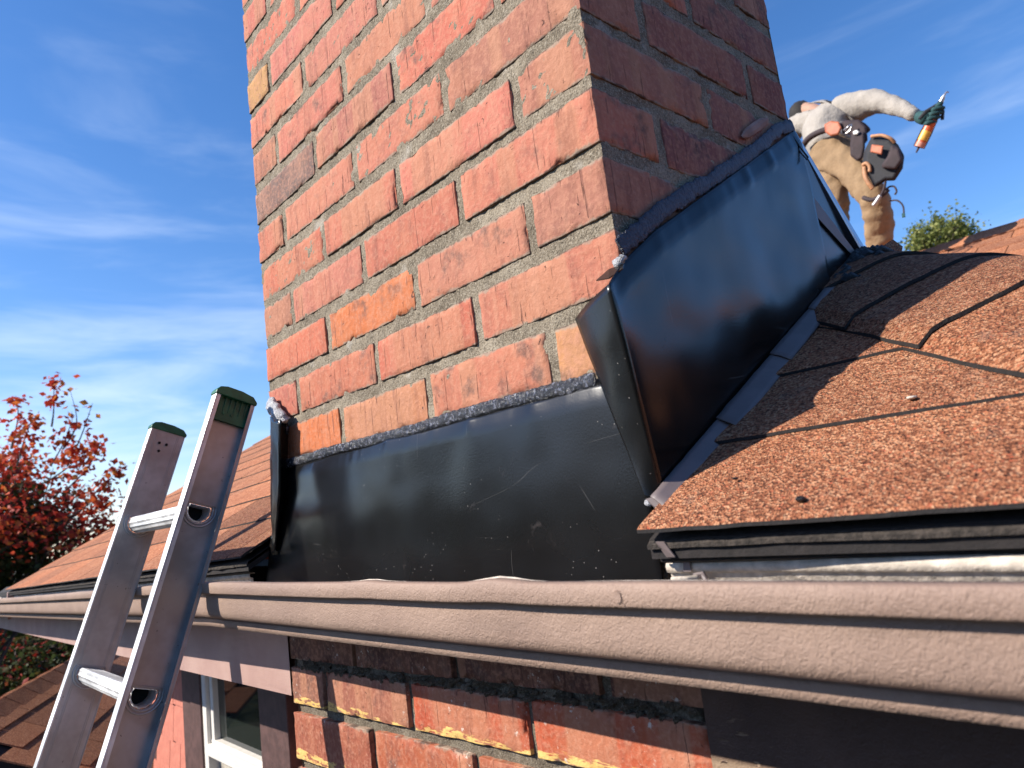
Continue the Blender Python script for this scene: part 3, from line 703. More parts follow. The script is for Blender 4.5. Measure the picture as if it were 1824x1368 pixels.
# debris
def pebble(px, py, r, mat, name, label, cat, flat=.5):
    d = ray(px, py); n_ = np.array([0, -.52, 1]); t = (-.27+.012-n_@CAM)/(n_@d); p = CAM+t*d
    bm = bmesh.new(); bmesh.ops.create_icosphere(bm, subdivisions=2, radius=r)
    for v_ in bm.verts: c = v_.co; s = 1+.45*nz(c.x, c.y, c.z+r*900, 160); v_.co = Vector((c.x*s, c.y*s*1.3, c.z*s*flat))
    me = bpy.data.meshes.new(name); bm.to_mesh(me); bm.free(); me.materials.append(mat)
    o = link(name, me, None, p); tag(o, label, cat)
pebble(1426, 889, .0032, m_tar, 'tar_crumb', 'black crumb of tar lying on the lowest shingle course', 'debris', .8)
pebble(1624, 708, .0040, m_inner, 'mortar_crumb', 'small pale crumb on the second shingle course', 'debris', .35)
pebble(1310, 852, .0022, m_tar, 'tar_crumb', 'tiny dark crumb on the shingles near the chimney shadow edge', 'debris', .5)

# ------------------------------------------------------------------ house wall below the eave
house = empty('house', (-2, .3, GZ), 'pink shingled house wall with a white window under the brown eave', 'house')
YW = .30
mb = MB(); n = 24; xs = np.linspace(-4.6, -.80, n)
for i in range(n-1):
    a, b = xs[i], xs[i+1]; fb = lambda x: -.528+.0135*min(0, x+.8)*1.0
    mb.add([(a, -.002, -.36+droop(a)), (b, -.002, -.36+droop(b)), (b, -.002, fb(b)), (a, -.002, fb(a)), (a, .02, fb(a)), (b, .02, fb(b)), (a, .02, -.36+droop(a)), (b, .02, -.36+droop(b))], [(3, 2, 1, 0), (3, 4, 5, 2), (4, 6, 7, 5), (0, 1, 7, 6)])
mb.obj('fascia_board', m_fascia, house)
mb = MB(); mb.add([(-4.6, .02, -.565), (-.80, .02, -.515), (-.80, YW, -.515), (-4.6, YW, -.565)], [(0, 1, 2, 3)]); mb.obj('soffit', m_trim, house, solid=.01)
box('wall', (-2.75, 3, YW+.004, YW+.2, GZ, -.35), m_trim, house)
box('end_wall', (-2.75, -2.65, YW+.2, 2.6, GZ, -.2), m_siding, house)
box('end_wall', (.55, .62, YW+.2, 2.6, GZ, -.38), m_siding, house)
# right-hand board beside the lower chimney
V, F = grid(lambda u, v: (.021+.75*u, -.002-.0006*nz(u*9, v, 0, 3), -.575+.19*v), 30, 10)
obj('peeling_board', V, F, m_dark, house, (.3, 0, -.48), solid=.012)
box('lower_board', (.021, .77, .012, .03, -1.2, -.575), m_fascia, house)
_cl.obj('paint_crack', m_fascia, house)
# shingle siding pieces (left of window, and a few right)
row = 0; z = -.56
WX0, WX1 = -2.05, -1.56
while z > -1.55:
    x = -2.75+(row % 2)*.07+random.uniform(0, .03)
    while x < -.82:
        wd = random.uniform(.09, .16); x1 = x+wd
        if not (x1 > WX0-.22 and x < WX1+.16):
            tz = random.uniform(-.004, .004)
            V = [(x+.002, YW-.012, z-.13+tz), (x1-.002, YW-.012, z-.13+tz), (x1-.002, YW-.003, z+.01), (x+.002, YW-.003, z+.01), (x+.002, YW+.002, z-.13+tz), (x1-.002, YW+.002, z-.13+tz), (x1-.002, YW+.002, z+.01), (x+.002, YW+.002, z+.01)]
            obj('siding_shingle', V, BF, m_siding, house, ((x+x1)/2, YW, z-.06))
        x = x1
    z -= .125; row += 1
box('window_casing', (WX0-.225, WX0-.004, YW-.030, YW+.0, -1.75, -.50), m_trim, house, .003)
box('window_casing', (WX0-.10, WX0-.004, YW-.045, YW-.0305, -1.75, -.50), m_trim, house, .003)
box('window_casing', (WX1-.02, WX1+.155, YW-.050, YW+.0, -1.75, -.50), m_trim, house, .003)
win = empty('window', ((WX0+WX1)/2, YW, -1.1), None, None); win.parent = house; win.location = Vector(win.location)-Vector(house.location)
mb = MB(); mb.box(WX0, WX0+.034, YW-.04, YW, -1.70, -.52); mb.box(WX0, WX1, YW-.035, YW, -1.74, -1.70); mb.obj('window_frame', m_white, win, bevel=.003)
mb = MB(); mb.box(WX0+.036, WX0+.060, YW-.028, YW-.005, -.905, -.52); mb.box(WX0+.036, WX1-.002, YW-.045, YW-.004, -.905, -.872); mb.box(WX0+.036, WX1-.002, YW-.030, YW-.005, -.872, -.862); mb.obj('sash', m_white, win, bevel=.003)
box('pane', (WX0+.03, WX1, YW-.010, YW-.006, -.87, -.52), m_glass, win)
mb = MB(); mb.box(WX0+.006, WX0+.03, YW-.02, YW-.003, -1.70, -.906); mb.obj('lower_sash', m_white, win)
box('pane', (WX0+.03, WX1, YW-.006, YW-.003, -1.70, -.906), m_glass, win)
mc = plain('pale_curtain', (.42, .38, .31), .9); mb = MB()
mb.add(*grid(lambda u, v: (WX0+.03+(WX1-WX0-.03)*u, YW+.001-.002-.0015*math.sin(u*60), -1.7+.79*v), 60, 2)); 
window_curtain = mb.obj('curtain', mc, win)
window_curtain.location.y -= .0075

# ------------------------------------------------------------------ ladder
lad = empty('extension_ladder', (-.95, -1.6, GZ), 'aluminium ladder with green end caps leaning on the gutter', 'ladder')
LD = np.array([0, .333, .943]); LD /= np.linalg.norm(LD)          # up the rail
LW = np.array([0, .943, -.333]); LW /= np.linalg.norm(LW)         # across the rail, front to back
TOPR = np.array([-.80, -.101, -.020])
RW = .062; FL = .021; T = .0028; SPC = .2745
S1 = .178/.943*1.0; rungs = [S1+i*SPC for i in range(16)]; LEN = (4.25)/.943
def lp(x, s, w_): return TOPR*np.array([0, 1, 1])+np.array([x, 0, 0])-LD*s+LW*w_
DP = []
for i in range(28):
    a = 2*PI*i/28; c, s = math.cos(a), math.sin(a)
    r = .0195
    yv = r*s; yv = min(yv, r*.42)
    xv = r*c*(1 if s < 0 else 1.0)
    DP.append((xv, yv))
DC = RW*.5
def rect_pt(a, hw, hs):
    c, s = math.cos(a), math.sin(a); k = min(hw/abs(c) if abs(c) > 1e-6 else 9e9, hs/abs(s) if abs(s) > 1e-6 else 9e9); return (c*k, s*k)
def rail(x0, sgn):
    mb = MB(); hs = .035
    # web in pieces with D-shaped holes
    def quad(s0, s1):
        n = max(1, int((s1-s0)/.1)); 
        for xo in (0, T):
            for i in range(n):
                a = s0+(s1-s0)*i/n; b = s0+(s1-s0)*(i+1)/n
                q = [lp(x0+sgn*xo, a, 0), lp(x0+sgn*xo, a, RW), lp(x0+sgn*xo, b, RW), lp(x0+sgn*xo, b, 0)]; mb.add(q, [(0, 1, 2, 3)])
    p = 0
    for sc_ in rungs:
        quad(p, sc_-hs); p = sc_+hs
        for xo in (0, T):
            V = []; F = []
            for i in range(28):
                a = 2*PI*i/28; rw, rs = rect_pt(a, RW/2, hs); V.append(lp(x0+sgn*xo, sc_-rs, DC+rw)); V.append(lp(x0+sgn*xo, sc_-DP[i][1], DC+DP[i][0]))
            for i in range(28): j = (i+1) % 28; F.append((2*i, 2*j, 2*j+1, 2*i+1))
            # corners of the rectangle
            mb.add(V, F)
            for cw, cs in ((1, 1), (-1, 1), (-1, -1), (1, -1)):
                tgt = math.atan2(cs*hs, cw*RW/2) % (2*PI); i = int(tgt/(2*PI)*28); j = (i+1) % 28
                a1 = rect_pt(2*PI*i/28, RW/2, hs); a2 = rect_pt(2*PI*j/28, RW/2, hs)
                mb.add([lp(x0+sgn*xo, sc_-a1[1], DC+a1[0]), lp(x0+sgn*xo, sc_-cs*hs, DC+cw*RW/2), lp(x0+sgn*xo, sc_-a2[1], DC+a2[0])], [(0, 1, 2)])
    quad(p, LEN)
    mb.obj('rail_web', m_alu, lad, loc=lp(x0, .5, .03))
    for w0, w1, mt in ((-.0028, 0, m_alub), (RW, RW+.0028, m_alu)):
        mb = MB(); xa, xb = x0-.0005*sgn, x0+sgn*FL
        q = [lp(xa, 0, w0), lp(xb, 0, w0), lp(xb, 0, w1), lp(xa, 0, w1)]; q += [lp(xa, LEN, w0), lp(xb, LEN, w0), lp(xb, LEN, w1), lp(xa, LEN, w1)]
        mb.add(q, BF); mb.obj('rail_flange', mt, lad, loc=lp(x0, .5, w0), bevel=.0008)
        mb = MB(); xa = x0+sgn*(FL-.002); wi = (w1, w1+.005) if w0 < 0 else (w0-.004, w0)
        q = [lp(xa, 0, wi[0]), lp(xb, 0, wi[0]), lp(xb, 0, wi[1]), lp(xa, 0, wi[1])]; q += [lp(xa, LEN, wi[0]), lp(xb, LEN, wi[0]), lp(xb, LEN, wi[1]), lp(xa, LEN, wi[1])]
        mb.add(q, BF); mb.obj('flange_lip', mt, lad, loc=lp(x0, .5, w0))
    # raised ribs on the inner face of the web
    for wv in (.008, .011, .050, .053):
        mb = MB(); xi = x0-sgn*.0006
        q = [lp(x0, 0, wv), lp(xi, 0, wv), lp(xi, 0, wv+.0008), lp(x0, 0, wv+.0008)]; q += [lp(x0, LEN, wv), lp(xi, LEN, wv), lp(xi, LEN, wv+.0008), lp(x0, LEN, wv+.0008)]
        mb.add(q, BF); mb.obj('web_rib', m_alu, lad, loc=lp(x0, .5, wv))
    # end cap
    mb = MB(); ins = .003
    top = [(0, -.0045), (0, RW+.0045)]
    prof_ = [(-.0045, .0), (-.0045, -.006), (.0, -.013), (.012, -.0165), (RW*.6, -.0165), (RW-.004, -.013), (RW+.0045, -.005), (RW+.0045, 0)]
    xa, xb = x0-sgn*.003, x0+sgn*(FL+.003); n = len(prof_)
    v = [lp(xa, s, w_) for w_, s in prof_]+[lp(xb, s, w_) for w_, s in prof_]
    mb.add(v, [tuple(range(n)), tuple(range(2*n-1, n-1, -1))]+[(i, i+n, (i+1) % n+n, (i+1) % n) for i in range(n)])
    endc = mb.obj('end_cap', m_green, lad, loc=lp(x0, 0, .03), bevel=.0012)
    mb = MB(); s1 = .040
    q = [lp(x0+sgn*(T if sgn > 0 else T), 0, .001), lp(x0+sgn*.012, 0, .001), lp(x0+sgn*.012, 0, RW-.001), lp(x0+sgn*T, 0, RW-.001)]; q += [lp(x0+sgn*T, s1, .001), lp(x0+sgn*.012, s1, .001), lp(x0+sgn*.012, s1, RW-.001), lp(x0+sgn*T, s1, RW-.001)]
    mb.add(q, BF)
    for i in range(6):
        wv = .008+i*.009; q = [lp(x0+sgn*.012, 0, wv), lp(x0+sgn*.0155, 0, wv), lp(x0+sgn*.0155, 0, wv+.0022), lp(x0+sgn*.012, 0, wv+.0022)]; q += [lp(x0+sgn*.012, s1*.6, wv), lp(x0+sgn*.013, s1*.6, wv), lp(x0+sgn*.013, s1*.6, wv+.0022), lp(x0+sgn*.012, s1*.6, wv+.0022)]; mb.add(q, BF)
    mb.obj('cap_insert', m_green, endc)
    mb = MB()
    for wv in (.020, .034):
        xo = x0+sgn*.0125 if sgn > 0 else x0+.0012; s_ = .026
        mb.tube([lp(xo, s_, wv), lp(xo+.0015, s_, wv)], .0028, 8)
    mb.obj('rivet', m_void if sgn < 0 else m_green, endc)
    if sgn < 0:
        mb = MB(); mb.tube([lp(x0+.0004, .042, .024), lp(x0+.001, .042, .024)], .0034, 4); mb.obj('slot', m_void, lad)
rail(-.80, 1); rail(-1.145, -1)
for i, sc_ in enumerate(rungs):
    xa, xb = -1.145+.001, -.80-.001; V = []; F = []; N = 28
    ridg = [1.0 if k % 2 else .93 for k in range(N)]
    for x, inn in ((xa, 0), (xb, 0), (xb+.0012, .0025), (xa, .0025)):
        for k in range(N):
            r = (ridg[k] if not inn else .86); V.append(lp(x, sc_-DP[k][1]*r, DC+DP[k][0]*r))
    for a in range(2+1):
        for k in range(N): j = (k+1) % N; F.append((a*N+k, a*N+j, (a+1)*N+j, (a+1)*N+k))
    rg = obj('rung', V, F, m_alub, lad, lp(-.97, sc_, .03), smooth=False)
    for xo, sg in ((-.80+T, 1), (-1.145, 1)):
        for rr, th in ((1.12, .0013), (1.34, .0015)):
            pts = [lp(xo+.0006*sg, sc_-DP[k % N][1]*rr, DC+DP[k % N][0]*rr) for k in range(N+1)]
            v, f = tubemesh(pts, th, 6, False); obj('rung_collar', v, f, m_alu, rg, lp(xo, sc_, .03), smooth=True)
    v, f = [lp(-.835, sc_-DP[k][1]*.86, DC+DP[k][0]*.86) for k in range(N)], [tuple(range(N))]
    obj('rung_shade_disc', v, f, m_void, rg, lp(-.835, sc_, .03))  # black disc inside the hollow rung stands in for its shaded interior
for x in (-.80, -1.145): 
    b_ = lp(x, LEN, .03); box('ladder_foot', (x-.04, x+.04, b_[1]-.06, b_[1]+.06, GZ-.02, b_[2]+.03), m_void, lad)

# ------------------------------------------------------------------ back roof where the worker stands
back = empty('back_roof', (0, 3, .3), 'sunlit orange-brown shingle roof rising behind the near hip', 'roof')
YB, ZB = 4.0, .850; BX0, BX1 = -1.75, 2.6
def Zb(y): return ZB-.52*(YB-y)
me_cache = None
def tabmesh(wd, ln, th):
    V = [(-wd/2, 0, .006), (wd/2, 0, .006), (wd/2, ln*.887, ln*.461), (-wd/2, ln*.887, ln*.461)]; V = V+[(x, y, z+th) for x, y, z in V]
    me = bpy.data.meshes.new('shingle'); me.from_pydata(V, [], BF); me.update(); me.materials.append(m_shf); return me
tm = tabmesh(.300, .16, .006)
for i in range(13):
    y = YB-.09-i*.122; x = BX0+.15+(i % 2)*.152+random.uniform(-.01, .01)
    while x < BX1:
        link('shingle', tm, back, (x, y, Zb(y)+random.uniform(0, .0015))); x += .3055
v = [(BX0, YB, ZB-.004), (BX1, YB, ZB-.004), (BX1, .9+YB-3.2, Zb(YB-2.3)-.004), (BX0, YB-2.3, Zb(YB-2.3)-.004)]; v[2] = (BX1, YB-2.3, Zb(YB-2.3)-.004)
v += [(BX0, YB+2, ZB-1.04), (BX1, YB+2, ZB-1.04)]
obj('roof_deck', v, [(0, 3, 2, 1), (0, 1, 5, 4)], m_felt, back)
x = BX0+.1
while x < BX1:
    V = [(x-.115, -.13, 0)]
    mb = MB(); q = [(x-.12, YB-.11, Zb(YB-.11)+.016), (x+.13, YB-.11, Zb(YB-.11)+.011), (x+.13, YB, ZB+.020), (x-.12, YB, ZB+.026), (x+.13, YB+.11, ZB-.045), (x-.12, YB+.11, ZB-.04)]
    mb.add(q, [(0, 1, 2, 3), (3, 2, 4, 5)]); mb.obj('ridge_cap', m_shf, back, solid=.006); x += .20
box('back_wall', (BX0+.25, BX1-.2, YB-2.2, YB+1.8, GZ, -.40), m_siding, back)

# lower porch roof at bottom left
low = empty('lower_roof', (-3.3, 0, -.9), 'lower orange-brown shingle roof below the eave behind the ladder', 'roof')
R0 = CAM+3.7*ray(109, 1191); Dv = np.array([-.894, .448, 0]); Qv = np.array([.448, .894, -.50]); Qn = Qv/np.linalg.norm(Qv); Nn = np.cross(Dv, Qn); Nn = Nn*np.sign(Nn[2])
lt = None
def lowshape(wd, ln, th):
    c = [(-wd/2, ln), (wd/2, ln), (wd/2, 0), (-wd/2, 0)]
    V = [tuple(Dv*a+Qn*b+Nn*(.006*(b/ln))) for a, b in c]; V += [tuple(np.array(p)+Nn*th) for p in V]
    me = bpy.data.meshes.new('shingle'); me.from_pydata(V, [], BF); me.update(); me.materials.append(m_shf); return me
lt = lowshape(.27, .15, .006)
for i in range(13):
    s = -1.2+(i % 2)*.137
    while s < 2.2:
        p = R0+Dv*s+Qn*(i*.122-.02)+Nn*.004; link('shingle', lt, low, p); s += .275
v = [R0-Dv*1.3, R0+Dv*2.3, R0+Dv*2.3+Qn*1.62, R0-Dv*1.3+Qn*1.62]; v2 = [p-Nn*.03 for p in v]
obj('roof_deck', v+v2, BF, m_felt, low)
s = -1.2
while s < 2.2:
    a = R0+Dv*s; mb = MB(); mb.add([a-Dv*.14+Qn*.09+Nn*.012, a+Dv*.11+Qn*.09+Nn*.010, a+Dv*.11+Nn*.018, a-Dv*.14+Nn*.022, a+Dv*.11-Nn*.04-Qn*.06, a-Dv*.14-Nn*.036-Qn*.06], [(0, 1, 2, 3), (3, 2, 4, 5)]); mb.obj('ridge_cap', m_shf, low, solid=.005); s += .2

# ------------------------------------------------------------------ worker
def skin(name, chains, mat, parent, sub=2, disp=0, ds=20, smooth=True, jsub=1):
    """chains: list of [(point, radius), ...]; points within 1 mm are shared"""
    V = []; R_ = []; E_ = []
    def vid(p, r):
        for i, q in enumerate(V):
            if (Vector(p)-q).length < .001: return i
        V.append(Vector(p)); R_.append(r); return len(V)-1
    for ch in chains:
        ids = [vid(p, r) for p, r in ch]
        for a, b in zip(ids[:-1], ids[1:]):
            if (a, b) not in E_ and a != b: E_.append((a, b))
    me = bpy.data.meshes.new(name+'_s'); me.from_pydata(V, E_, []); o = bpy.data.objects.new(name+'_s', me); COL.objects.link(o)
    m = o.modifiers.new('k', 'SKIN'); sv = me.skin_vertices[0].data
    for i, r in enumerate(R_):
        rr = r if hasattr(r, '__len__') else (r, r); sv[i].radius = rr; sv[i].use_root = (i == 0)
    m.use_smooth_shade = True
    s = o.modifiers.new('s', 'SUBSURF'); s.levels = sub; s.render_levels = sub
    dg = bpy.context.evaluated_depsgraph_get(); dg.update(); me2 = bpy.data.meshes.new_from_object(o.evaluated_get(dg))
    bpy.data.objects.remove(o); me2.name = name
    c = Vector(np.mean([tuple(q) for q in V], axis=0))
    nn = [v.normal.copy() for v in me2.vertices]
    for v, n_ in zip(me2.vertices, nn):
        if disp: v.co += n_*disp*(nz(*v.co, ds)+.5*nz(*v.co, ds*2.3))
        v.co -= c
    me2.materials.clear(); me2.materials.append(mat)
    for p in me2.polygons: p.use_smooth = smooth
    return link(name, me2, parent, c)
m_shirt = plain('pale_grey_cotton', (.36, .32, .275), .9, n=.6, nsc=45, var=.08, nd=.012); m_pants = plain('tan_canvas', (.30, .195, .105), .9, n=.6, nsc=60, var=.12, nd=.006)
m_skin_ = plain('skin', (.42, .24, .16), .6, var=.08); m_hair = plain('dark_hair', (.02, .016, .014), .8, n=.6, nsc=300)
m_teal = plain('teal_knit_glove', (.022, .075, .075), .85, n=.5, nsc=200); m_boot = plain('work_boot_leather', (.10, .05, .03), .7)
m_cloth = plain('black_nylon', (.018, .018, .022), .75, n=.3, nsc=200); m_tan = plain('tan_leather', (.46, .22, .10), .6, n=.2, nsc=100); m_org = plain('orange_leather', (.50, .14, .06), .55)
m_brn = plain('dark_brown_nylon', (.045, .028, .03), .8)
P = lambda x, y, Y: tuple(onY(x, y, Y))
man = empty('person', (-1.1, 3.72, .71), 'roofer in pale grey long-sleeved top and tan trousers bending over on the roof', 'person')
pel = P(1488, 280, 3.72); wst = P(1474, 250, 3.80); chs = P(1472, 216, 3.93); nk = P(1448, 196, 4.08); hd = P(1430, 196, 4.17)
shR = P(1522, 190, 3.90); elR = P(1578, 184, 3.82); elm = P(1552, 180, 3.86); wrR = P(1634, 207, 3.74)
shL = P(1416, 222, 4.00); elL = P(1396, 270, 4.02); wrL = P(1388, 320, 4.1)
hpR = P(1516, 292, 3.70); knR = P(1558, 350, 3.62); mdR = P(1566, 395, 3.70); anR = P(1563, 452, 3.76); hpL = P(1462, 292, 3.78); knL = P(1488, 345, 3.72); anL = P(1484, 455, 3.84)
ftR0 = np.array(anR)+np.array([0, 0, -.07]); ftR1 = np.array(anR)+np.array([-.12, .12, -.075])
skin('body', [[(pel, .09), (wst, .08), (chs, .08), (nk, .045), (hd, .06)], [(chs, .08), (shR, .036), (elm, .036), (elR, .032), (wrR, .026)], [(chs, .08), (shL, .04), (elL, .04), (wrL, .03)],
              [(pel, .09), (hpR, .07), (knR, .05), (mdR, .05), (anR, .035)], [(pel, .09), (hpL, .07), (knL, .055), (anL, .035)]], m_skin_, man)
skin('shirt', [[(P(1486, 268, 3.74), (.135, .125)), (wst, (.145, .13)), (P(1470, 232, 3.87), (.175, .15)), (P(1480, 216, 3.92), (.165, .145)), (P(1494, 203, 3.93), .135)], [(P(1470, 232, 3.87), (.175, .15)), (P(1450, 210, 4.0), .125)],
               ], m_shirt, man, 3, .009, 17)
skin('sleeve', [[(P(1486, 208, 3.92), .12), (P(1512, 196, 3.91), .112), (P(1532, 188, 3.89), .094), (elm, .078), (elR, .062), (P(1606, 194, 3.78), .050), (wrR, .040)]], m_shirt, man, 3, .008, 14)
skin('sleeve', [[(chs, .10), (shL, .08), (elL, .058), (wrL, .04)]], m_shirt, man, 3, .009, 17)
skin('trousers', [[(P(1482, 265, 3.74), .125), (pel, .135), (hpR, .110), (P(1538, 322, 3.66), .092), (knR, .080), (mdR, .088), (P(1566, 425, 3.74), .080), (anR, .068)],
                  [(pel, .135), (hpL, .110), (P(1478, 320, 3.75), .100), (knL, .083), (P(1488, 395, 3.78), .082), (anL, .07)]], m_pants, man, 3, .014, 19)
for an in (anR, anL):
    a = np.array(an); zf_ = Zb(min(a[1], YB))+.03 if a[1] < YB else ZB
    skin('boot', [[(tuple(a+np.array([0, 0, .02])), .05), (tuple((a[0], a[1], zf_+.055)), .05), ((a[0]-.05, a[1]+.03, zf_+.045), .045), ((a[0]-.12, a[1]+.06, zf_+.04), .04)]], m_boot, man, 2)
# head: shaped skull with hair, face turned down and away
bm = bmesh.new(); bmesh.ops.create_uvsphere(bm, u_segments=24, v_segments=16, radius=.092)
for v_ in bm.verts: v_.co = Vector((v_.co.x*.86, v_.co.y*1.05, v_.co.z*1.1))
me = bpy.data.meshes.new('hair'); bm.to_mesh(me); bm.free(); me.materials.append(m_hair)
for v_ in me.vertices: v_.co += v_.co.normalized()*.006*nz(*v_.co, 60)
for p_ in me.polygons: p_.use_smooth = True
hair = link('hair', me, man, P(1428, 206, 4.17))
fc = np.array(P(1412, 222, 4.24)); skin('face', [[(tuple(fc+np.array([.02, -.02, .02])), .06), (tuple(fc), .055), (tuple(fc+np.array([-.012, .025, -.05])), .035)], [(tuple(fc), .055), (tuple(fc+np.array([-.05, .05, -.005])), .012)]], m_skin_, man)
# gloved hand, fingers wrapped round the gun's grip
wr = np.array(wrR); G0 = np.array(P(1632, 272, 3.66)); G1 = np.array(P(1685, 163, 3.66)); GA = (G1-G0)/np.linalg.norm(G1-G0); hand = np.array(P(1653, 212, 3.68)); grip = np.array(P(1662, 206, 3.665))
vx = np.cross(GA, np.array([.72, -.67, 0])); vx /= np.linalg.norm(vx); vc = -(grip-CAM)/np.linalg.norm(grip-CAM)
gl = [[(tuple(wr), .036), (tuple((wr+hand)/2), .038), (tuple(hand), .042)]]
skin('glove', gl, m_teal, man, 2)
for i in range(4):
    ctr = grip+GA*(.036-.024*i); st_ = ctr-np.array([.030, 0, 0])+vc*.012
    rt = hand+GA*(.028-.019*i)
    l_ = (1., 1.08, 1.0, .85)[i]
    f_ = [rt, ctr-np.array([.012, .01, 0])+vc*.030, ctr+np.array([.020, .01, 0])*l_+vc*.026, ctr+np.array([.030, .024, -.004])*l_+vc*.002]
    skin('glove_finger', [[(tuple(q), r) for q, r in zip(f_, (.013, .0125, .0115, .010))]], m_teal, man, 2)
th_ = [hand+GA*.02, hand+GA*.045+vc*.02, grip+GA*.055+vc*.022, grip+GA*.062+np.array([.018, 0, 0])+vc*.014]
skin('glove_thumb', [[(tuple(q), r) for q, r in zip(th_, (.016, .014, .0125, .011))]], m_teal, man, 2)

gun = empty('caulking_gun', tuple(G0), 'orange cartridge caulking gun held in the roofer\'s gloved hand', 'caulking gun')
gm = lambda t, off=0: G0+GA*t
Lg = np.linalg.norm(G1-G0)
mo = plain('orange_cartridge', (.62, .11, .03), .35, var=.1); ml = plain('cartridge_label', (.75, .42, .06), .4); mst = plain('bright_steel', (.6, .6, .6), .3, .9, var=.05)
def cyl(name, t0, t1, r0, r1, mat, parent=gun, seg=20):
    v, f = tubemesh([gm(t0), gm(t0*.5+t1*.5), gm(t1)], [r0, (r0+r1)/2, r1], seg); return obj(name, v, f, mat, parent, gm((t0+t1)/2), smooth=False)
cyl('nozzle', 0, .03, .004, .006, m_brn); cyl('cartridge', .03, .175, .0245, .0245, mo); cyl('cartridge_label', .065, .115, .0252, .0252, ml); cyl('cartridge_end', .03, .055, .0255, .0255, plain('pink_plastic', (.62, .25, .17), .5))
v, f = tubemesh([gm(.03)+vx*.027, gm(.11)+vx*.028, gm(.23)+vx*.02], .004, 6); obj('cradle_rail', v, f, m_cloth, gun)
v, f = tubemesh([gm(.03)-vx*.027, gm(.11)-vx*.027, gm(.21)-vx*.02], .003, 6); obj('cradle_rail', v, f, m_cloth, gun)
cyl('body_block', .175, .27, .022, .014, m_cloth); cyl('plunger_rod', .26, Lg-.02, .0045, .0045, mst); cyl('rod_collar', .255, .295, .014, .010, mst)
v, f = tubemesh([gm(Lg-.04), gm(Lg-.015), gm(Lg)+vx*.004, gm(Lg)+vx*.014], [.0075, .006, .0045, .004], 8); obj('rod_hook', v, f, mst, gun)
v, f = tubemesh([gm(.245)+vx*.01, gm(.23)+vx*.03, gm(.19)+vx*.048], [.010, .009, .008], 8); obj('trigger', v, f, m_cloth, gun)
v, f = tubemesh([gm(.25)-vx*.01, gm(.20)-vx*.05, gm(.16)-vx*.062], [.011, .011, .009], 8); obj('handle', v, f, m_cloth, gun)

# tool belt
belt = empty('tool_belt', P(1500, 235, 3.66), 'black and tan tool belt with pouches round the roofer\'s waist', 'tool belt')
def slabpx(name, pts, Y, th, mat, parent=belt, bulge=0.):
    """an outline at its own distance, given real thickness and rounded edges"""
    q = [np.array(P(x, y, Y)) for x, y in pts]; c = np.mean(q, axis=0); n_ = (CAM-c)/np.linalg.norm(CAM-c); k = len(q)
    r1 = [p for p in q]; r2 = [p+n_*th*.5 for p in q]; r3 = [c+(p-c)*.82+n_*th*(1+bulge) for p in q]; r0 = [p-n_*th*.6 for p in q]
    V = r0+r1+r2+r3; F = []
    for a in range(3):
        for i in range(k): j = (i+1) % k; F.append((a*k+i, a*k+j, (a+1)*k+j, (a+1)*k+i))
    F.append(tuple(range(k))[::-1]); F.append(tuple(3*k+i for i in range(k)))
    bm = bmesh.new(); vs = [bm.verts.new(v) for v in V]
    for f_ in F: bm.faces.new([vs[i] for i in f_])
    bmesh.ops.recalc_face_normals(bm, faces=bm.faces); me = bpy.data.meshes.new(name); 
    for v_ in bm.verts: v_.co -= Vector(c)
    bm.to_mesh(me); bm.free(); me.materials.append(mat); o = link(name, me, parent, c)
    m = o.modifiers.new('b', 'BEVEL'); m.width = .008; m.segments = 2; m.limit_method = 'ANGLE'; return o
def band(name, pts, r, mat, flat=1.0, parent=belt):
    v, f = tubemesh(bez([P(*q) for q in pts], 6), r, 8); return obj(name, v, f, mat, parent, P(*pts[0]), smooth=True)
Yp = 3.50
band('belt_strap', [(1429, 262, 3.66), (1440, 247, 3.62), (1458, 236, 3.60), (1480, 229, 3.59), (1508, 223, 3.60), (1532, 222, 3.66), (1545, 232, 3.75)], .018, m_brn)
slabpx('buckle_patch', [(1468, 222), (1480, 215), (1495, 217), (1500, 228), (1494, 240), (1480, 243), (1470, 236)], 3.57, .02, m_org)
slabpx('waist_pad', [(1500, 215), (1530, 213), (1543, 226), (1546, 250), (1535, 262), (1522, 240), (1500, 238)], 3.60, .03, m_brn)
slabpx('phone_pouch', [(1517, 236), (1540, 234), (1541, 262), (1536, 284), (1528, 288), (1515, 278), (1514, 258)], 3.55, .04, m_brn)
band('snap_hook', [(1503, 232, 3.54), (1510, 226, 3.53), (1517, 222, 3.54), (1514, 232, 3.54), (1506, 238, 3.54)], .004, mst)
slabpx('snap_button', [(1519, 234), (1526, 231), (1531, 235), (1527, 240), (1520, 240)], 3.51, .012, m_white)
pch = slabpx('large_pouch', [(1553, 243), (1585, 244), (1600, 258), (1611, 278), (1608, 300), (1594, 322), (1578, 322), (1566, 330), (1558, 334), (1546, 312), (1536, 292), (1540, 268)], Yp, .055, m_cloth, bulge=0.)
band('pouch_rim', [(1552, 243, 3.45), (1570, 241, 3.44), (1585, 246, 3.44), (1594, 254, 3.46)], .009, m_tan)
slabpx('leather_patch', [(1553, 257), (1574, 260), (1571, 276), (1550, 271)], Yp-.085, .014, m_org)
slabpx('side_pocket', [(1588, 258), (1602, 264), (1608, 285), (1596, 302), (1572, 300), (1570, 294), (1580, 280)], Yp-.06, .035, m_brn)
band('pouch_trim', [(1540, 296, 3.46), (1541, 312, 3.45), (1547, 326, 3.45), (1555, 336, 3.46)], .013, m_tan)
band('pouch_trim', [(1537, 294, 3.45), (1543, 291, 3.44), (1549, 297, 3.44), (1549, 306, 3.44)], .010, m_tan)
band('knee_strap', [(1538, 352, 3.52), (1552, 356, 3.50), (1568, 350, 3.50), (1582, 338, 3.52)], .012, m_brn)
